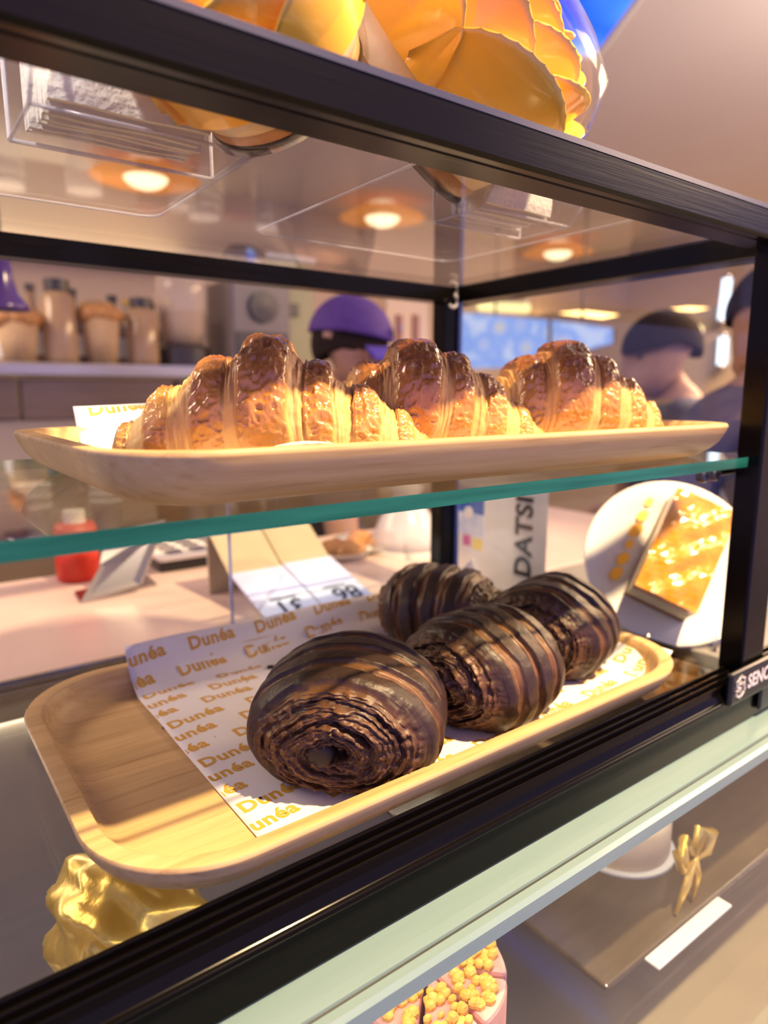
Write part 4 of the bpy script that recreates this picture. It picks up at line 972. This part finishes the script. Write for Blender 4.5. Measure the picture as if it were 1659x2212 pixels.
MB().box(p.x+.05, p.x+.2, p.y-.1, p.y+.1, p.z-.05, p.z+.05).build('mount', M['white'], root)
for q, (xa, ya, xb, yb, lab) in enumerate(((1572, 598, 1560, 695, 'upper vertical white tube light at the right'), (1563, 724, 1558, 792, 'lower vertical white tube light at the right'), (1650, 620, 1644, 700, 'vertical white tube light beside the front corner post'))):
    root = thing('tube_light', tuple(onX(xb, yb, FX-.15)), lab, 'light', 'vertical tube lights')
    a, b = onX(xa, ya, FX-.15), onX(xb, yb, FX-.15)
    MB().tube([a, b], .10, 10).build('tube', M['tubem'], root, smooth=True)
    MB().box(b.x, FX+.02, b.y-.05, b.y+.05, b.z-.02, b.z+.06).build('wall_mount', M['chrome'], root)
    for e2 in (a, b): MB().ellipsoid(tuple(e2), (.115, .115, .09), 10, 8).build('end_cap', M['chrome'], root, smooth=True)
# pale blue menu screens
scm = bpy.data.materials.new('blue_menu_screen'); n, l = nt(scm); n.remove(n['Principled BSDF'])
e_ = n.new('ShaderNodeEmission'); e_.inputs[1].default_value = .95; v_ = mapped(n, l, (7, 7, 9)); tx = n.new('ShaderNodeTexVoronoi'); tx.inputs['Scale'].default_value = 1.0
l.new(v_, tx.inputs['Vector']); rp_ = ramp(n, [(.05, (.75, .62, .50)), (.35, (.42, .52, .95)), (.6, (.28, .42, .95)), (.8, (.60, .66, .95))]); l.new(tx.outputs['Distance'], rp_.inputs['Fac']); l.new(rp_.outputs[0], e_.inputs[0])
l.new(e_.outputs[0], n['Material Output'].inputs['Surface'])
def screen(pts, D, label, mat):
    P = [onX(a, b, D) for a, b in pts]; root = thing('menu_screen', tuple(P[0]), label, 'screen', 'blue menu screens')
    MB().prism([tuple(p) for p in P], (.06, 0, 0)).build('lit_panel', mat, root)
    MB().prism([tuple(p+Vector((.07, 0, 0))) for p in P], (.12, 0, 0)).build('casing', M['dark'], root)
    m_ = (P[0]+P[1])/2+Vector((.12, 0, 0)); MB().tube([m_, (m_.x, m_.y, ZC)], .03, 8).build('hanger', M['dark'], root)
screen([(962, 672), (1180, 690), (1180, 790), (962, 800)], 12.0, 'pale blue glowing menu screen right of the rear corner post', scm)
screen([(1185, 690), (1320, 708), (1320, 742), (1185, 775)], 12.3, 'smaller pale blue glowing menu screen further right', scm)
# lit shop front panel left of the rear post (cream with brown bars)
P = [onY(a, b, 13.5) for a, b in ((835, 625), (925, 640), (925, 860), (835, 860))]
root = thing('lit_wall_panel', (P[3].x, 13.5, P[3].z), 'cream lit panel with brown bars right of the purple cap', 'panel')
MB().prism([tuple(p) for p in P], (0, .1, 0)).build('cream_board', noisy('cream_board', (.80, .66, .50), (.84, .70, .54), (2, 2, 2), 2, .6), root)
for a in (862, 898):
    q0, q1 = onY(a-5, 680, 13.45), onY(a+5, 760, 13.45); MB().box(q0.x, q1.x, 13.40, 13.49, q1.z, q0.z).build('brown_bar', pbr('rose_brown', (.40, .20, .18), .6), root)
# ------------------------------------------------------------------ people behind the counter
M['skin'] = noisy('skin', (.36, .20, .13), (.42, .24, .16), (10, 10, 10), 3, .5)
M['hair'] = noisy('black_hair', (.018, .012, .010), (.035, .024, .02), (20, 20, 60), 4, .9, bump=.5, spec=.08)
def person(head, face_dir, lean, label, shirt, capmat=None, scale=1.0, height_u=6.9, look_down=.25):
    """head: layout position of head centre; one skinned body, clothing and hair as children. units: layout"""
    k = scale; fd = Vector((face_dir[0], face_dir[1], 0)).normalized(); sd = Vector((-fd.y, fd.x, 0)); H = Vector(head)
    neck = H - UPV*.52*k - fd*.10*k; chest = neck - UPV*.75*k - fd*lean*.35*k; pel = chest - UPV*1.75*k - fd*lean*.55*k
    fz = FZ
    root_o = (pel.x, pel.y, fz)
    root = thing('person', root_o, label, 'person')
    def skin(name, verts, edges, radii, mat, sub=2):
        me = bpy.data.meshes.new(name); o0 = Vector(root_o)
        me.from_pydata([tuple((Vector(v)-o0)*S) for v in verts], edges, [])
        me.materials.append(mat); o = bpy.data.objects.new(name, me); C.objects.link(o); o.parent = root; o['_o'] = list(root_o)
        m_ = o.modifiers.new('skin', 'SKIN'); m_.use_smooth_shade = True
        for i_, r_ in enumerate(radii):
            sv = me.skin_vertices[0].data[i_]; sv.radius = (r_[0]*S, r_[1]*S) if isinstance(r_, tuple) else (r_*S, r_*S)
            sv.use_root = (i_ == 0)
        s_ = o.modifiers.new('sub', 'SUBSURF'); s_.levels = sub; s_.render_levels = sub
        return o
    kneeL, kneeR = pel+sd*.38*k-UPV*(pel.z-fz)*.5+fd*.08, pel-sd*.38*k-UPV*(pel.z-fz)*.5+fd*.08
    ftL, ftR = Vector((kneeL.x, kneeL.y, fz+.12))-fd*.05, Vector((kneeR.x, kneeR.y, fz+.12))-fd*.05
    shL, shR = neck-UPV*.30*k+sd*.78*k, neck-UPV*.30*k-sd*.78*k
    elL, elR = shL-UPV*1.15*k+sd*.15*k+fd*.15*k, shR-UPV*1.15*k-sd*.15*k+fd*.15*k
    haL, haR = elL+fd*.95*k-UPV*.25*k-sd*.15*k, elR+fd*.95*k-UPV*.25*k+sd*.15*k
    hd = (fd*math.cos(look_down)-UPV*math.sin(look_down)); hu = (UPV*math.cos(look_down)+fd*math.sin(look_down))
    V = [pel, chest, neck, neck+UPV*.22*k+fd*.05*k, H-hu*.30*k+hd*.12*k, H+hd*.02*k, H+hu*.28*k-hd*.04*k, H-hu*.10*k+hd*.54*k, shL, elL, haL, shR, elR, haR, pel+sd*.34*k-UPV*.2*k, kneeL, ftL, pel-sd*.34*k-UPV*.2*k, kneeR, ftR, ftL+fd*.6*k-UPV*.02, ftR+fd*.6*k-UPV*.02,
         H+sd*.36*k-hd*.04*k-hu*.02*k, H-sd*.36*k-hd*.04*k-hu*.02*k]
    E_ = [(0, 1), (1, 2), (2, 3), (3, 4), (4, 5), (5, 6), (5, 7), (2, 8), (8, 9), (9, 10), (2, 11), (11, 12), (12, 13), (0, 14), (14, 15), (15, 16), (0, 17), (17, 18), (18, 19), (16, 20), (19, 21), (5, 22), (5, 23)]
    Rr = [.48*k, .52*k, .24*k, .22*k, (.34*k, .34*k), (.46*k, .46*k), (.34*k, .34*k), .07*k, .22*k, .15*k, .11*k, .22*k, .15*k, .11*k, .32*k, .22*k, .13*k, .32*k, .22*k, .13*k, .09*k, .09*k, .05*k, .05*k]
    # five fingers on each hand
    for hb, s_ in ((10, 1), (13, -1)):
        base = V[hb]
        for fi in range(5):
            off = sd*((fi-2)*.055*k) if fi else sd*(-.11*k*s_*-1)
            p1 = base+fd*.16*k+off; p2 = p1+fd*(.12 if fi else .05)*k-UPV*.05*k; p3 = p2+fd*(.07+.02*(2-abs(fi-2)))*k-UPV*.07*k
            i0 = len(V); V += [p1, p2, p3]; E_ += [(hb, i0), (i0, i0+1), (i0+1, i0+2)]; Rr += [.036*k, .034*k, .028*k]
    skin('body', V, E_, Rr, M['skin'])
    Vs = [pel-UPV*.1, chest, neck-UPV*.12*k, shL, shL*.35+elL*.65, shR, shR*.35+elR*.65]
    skin('shirt', Vs, [(0, 1), (1, 2), (2, 3), (3, 4), (2, 5), (5, 6)], [.56*k, .60*k, .30*k, .28*k, .22*k, .28*k, .22*k], shirt)
    Vt = [pel, pel+sd*.34*k-UPV*.2*k, kneeL, ftL+UPV*.15, pel-sd*.34*k-UPV*.2*k, kneeR, ftR+UPV*.15]
    skin('trousers', Vt, [(0, 1), (1, 2), (2, 3), (0, 4), (4, 5), (5, 6)], [.52*k, .36*k, .26*k, .19*k, .36*k, .26*k, .19*k], M['blackpl'])
    # eyes and mouth
    f = lambda x, y, z: H+sd*x*k+hd*y*k+hu*z*k
    for s_ in (-1, 1): MB().ellipsoid(tuple(f(.13*s_, .33, .03)), (.045*k, .045*k, .03*k), 10, 8).build('eye', M['hair'], root, smooth=True)
    MB().ellipsoid(tuple(f(0, .33, -.26)), (.09*k, .06*k, .022*k), 12, 8).build('mouth', pbr('lips', (.30, .11, .09), .5), root, smooth=True)
    def shell(name, mat, rad, cz_, cut, th0=1.0):
        g = MB(); n, m = 28, 16; vs_ = []
        for i in range(m+1):
            for q in range(n):
                b_ = 2*math.pi*q/n; bk = max(0, -math.cos(b_)); a = (cut + (.55 if name == 'hair' else .12)*bk)*i/m
                vs_.append(f(rad*math.sin(a)*math.sin(b_), rad*(1.10-.14*bk)*math.sin(a)*math.cos(b_), cz_+rad*math.cos(a)))
        g.add(vs_, [(i*n+q, i*n+(q+1) % n, (i+1)*n+(q+1) % n, (i+1)*n+q) for i in range(m) for q in range(n)])
        o = g.build(name, mat, root, smooth=True); so = o.modifiers.new('thickness', 'SOLIDIFY'); so.thickness = .03*S; return o
    if capmat:
        shell('hair', M['hair'], .405*k, .04, 1.75)
        shell('cap', capmat, .45*k, .10, 1.48)
        g = MB(); vs_ = []; n = 16
        for s_ in (0, 1):
            for j in range(6):
                for q in range(n+1):
                    a = -1.15+2.3*q/n; r_ = .45+.42*(j/5)*math.cos(a*.75)
                    vs_.append(f(r_*math.sin(a)*.95, r_*math.cos(a)*1.08, .13-.10*(j/5)-.10*abs(math.sin(a))-s_*.03))
        N = 6*(n+1); fs_ = []
        for s_ in (0, 1):
            for j in range(5):
                for q in range(n): fs_.append(tuple(s_*N+t_ for t_ in (j*(n+1)+q, j*(n+1)+q+1, (j+1)*(n+1)+q+1, (j+1)*(n+1)+q)))
        for q in range(n): fs_.append((5*(n+1)+q, 5*(n+1)+q+1, N+5*(n+1)+q+1, N+5*(n+1)+q))
        g.add(vs_, fs_).build('cap_bill', pbr('violet_bill', (.10, .06, .42), .6), root, smooth=True)
        g = MB().prism([f(-.16, .50, .24), f(.16, .50, .24), f(.16, .485, .31), f(-.16, .485, .31)], hd*.02); g.build('cap_logo', pbr('cap_logo', (.40, .36, .55), .6), root)
    else:
        shell('hair', M['hair'], .43*k, .07, 1.50)
    return root
h1 = onY(748, 752, 5.4)
person(tuple(h1), (.80, -.62), .25, 'person behind the counter wearing a dark purple cap, face turned right', pbr('dark_brown_shirt', (.075, .05, .04), .8), noisy('purple_cap', (.075, .03, .20), (.10, .045, .26), (30, 30, 30), 3, .8, bump=.2), .93, look_down=.18)
h2 = onX(1436, 765, 7.6)
navy = noisy('navy_shirt', (.055, .055, .10), (.075, .075, .13), (10, 10, 10), 3, .85)
person(tuple(h2), (-.75, .55), .3, 'dark-haired person in navy shirt looking down, beyond the side glass', navy, None, 1.02, look_down=.22)
h3 = onX(1700, 690, 6.0)
person(tuple(h3), (.35, .95), .9, 'person in navy jacket cut by the right picture edge beside the post', noisy('navy_jacket', (.06, .065, .13), (.085, .09, .17), (10, 10, 10), 3, .85), None, 1.0, look_down=.3)
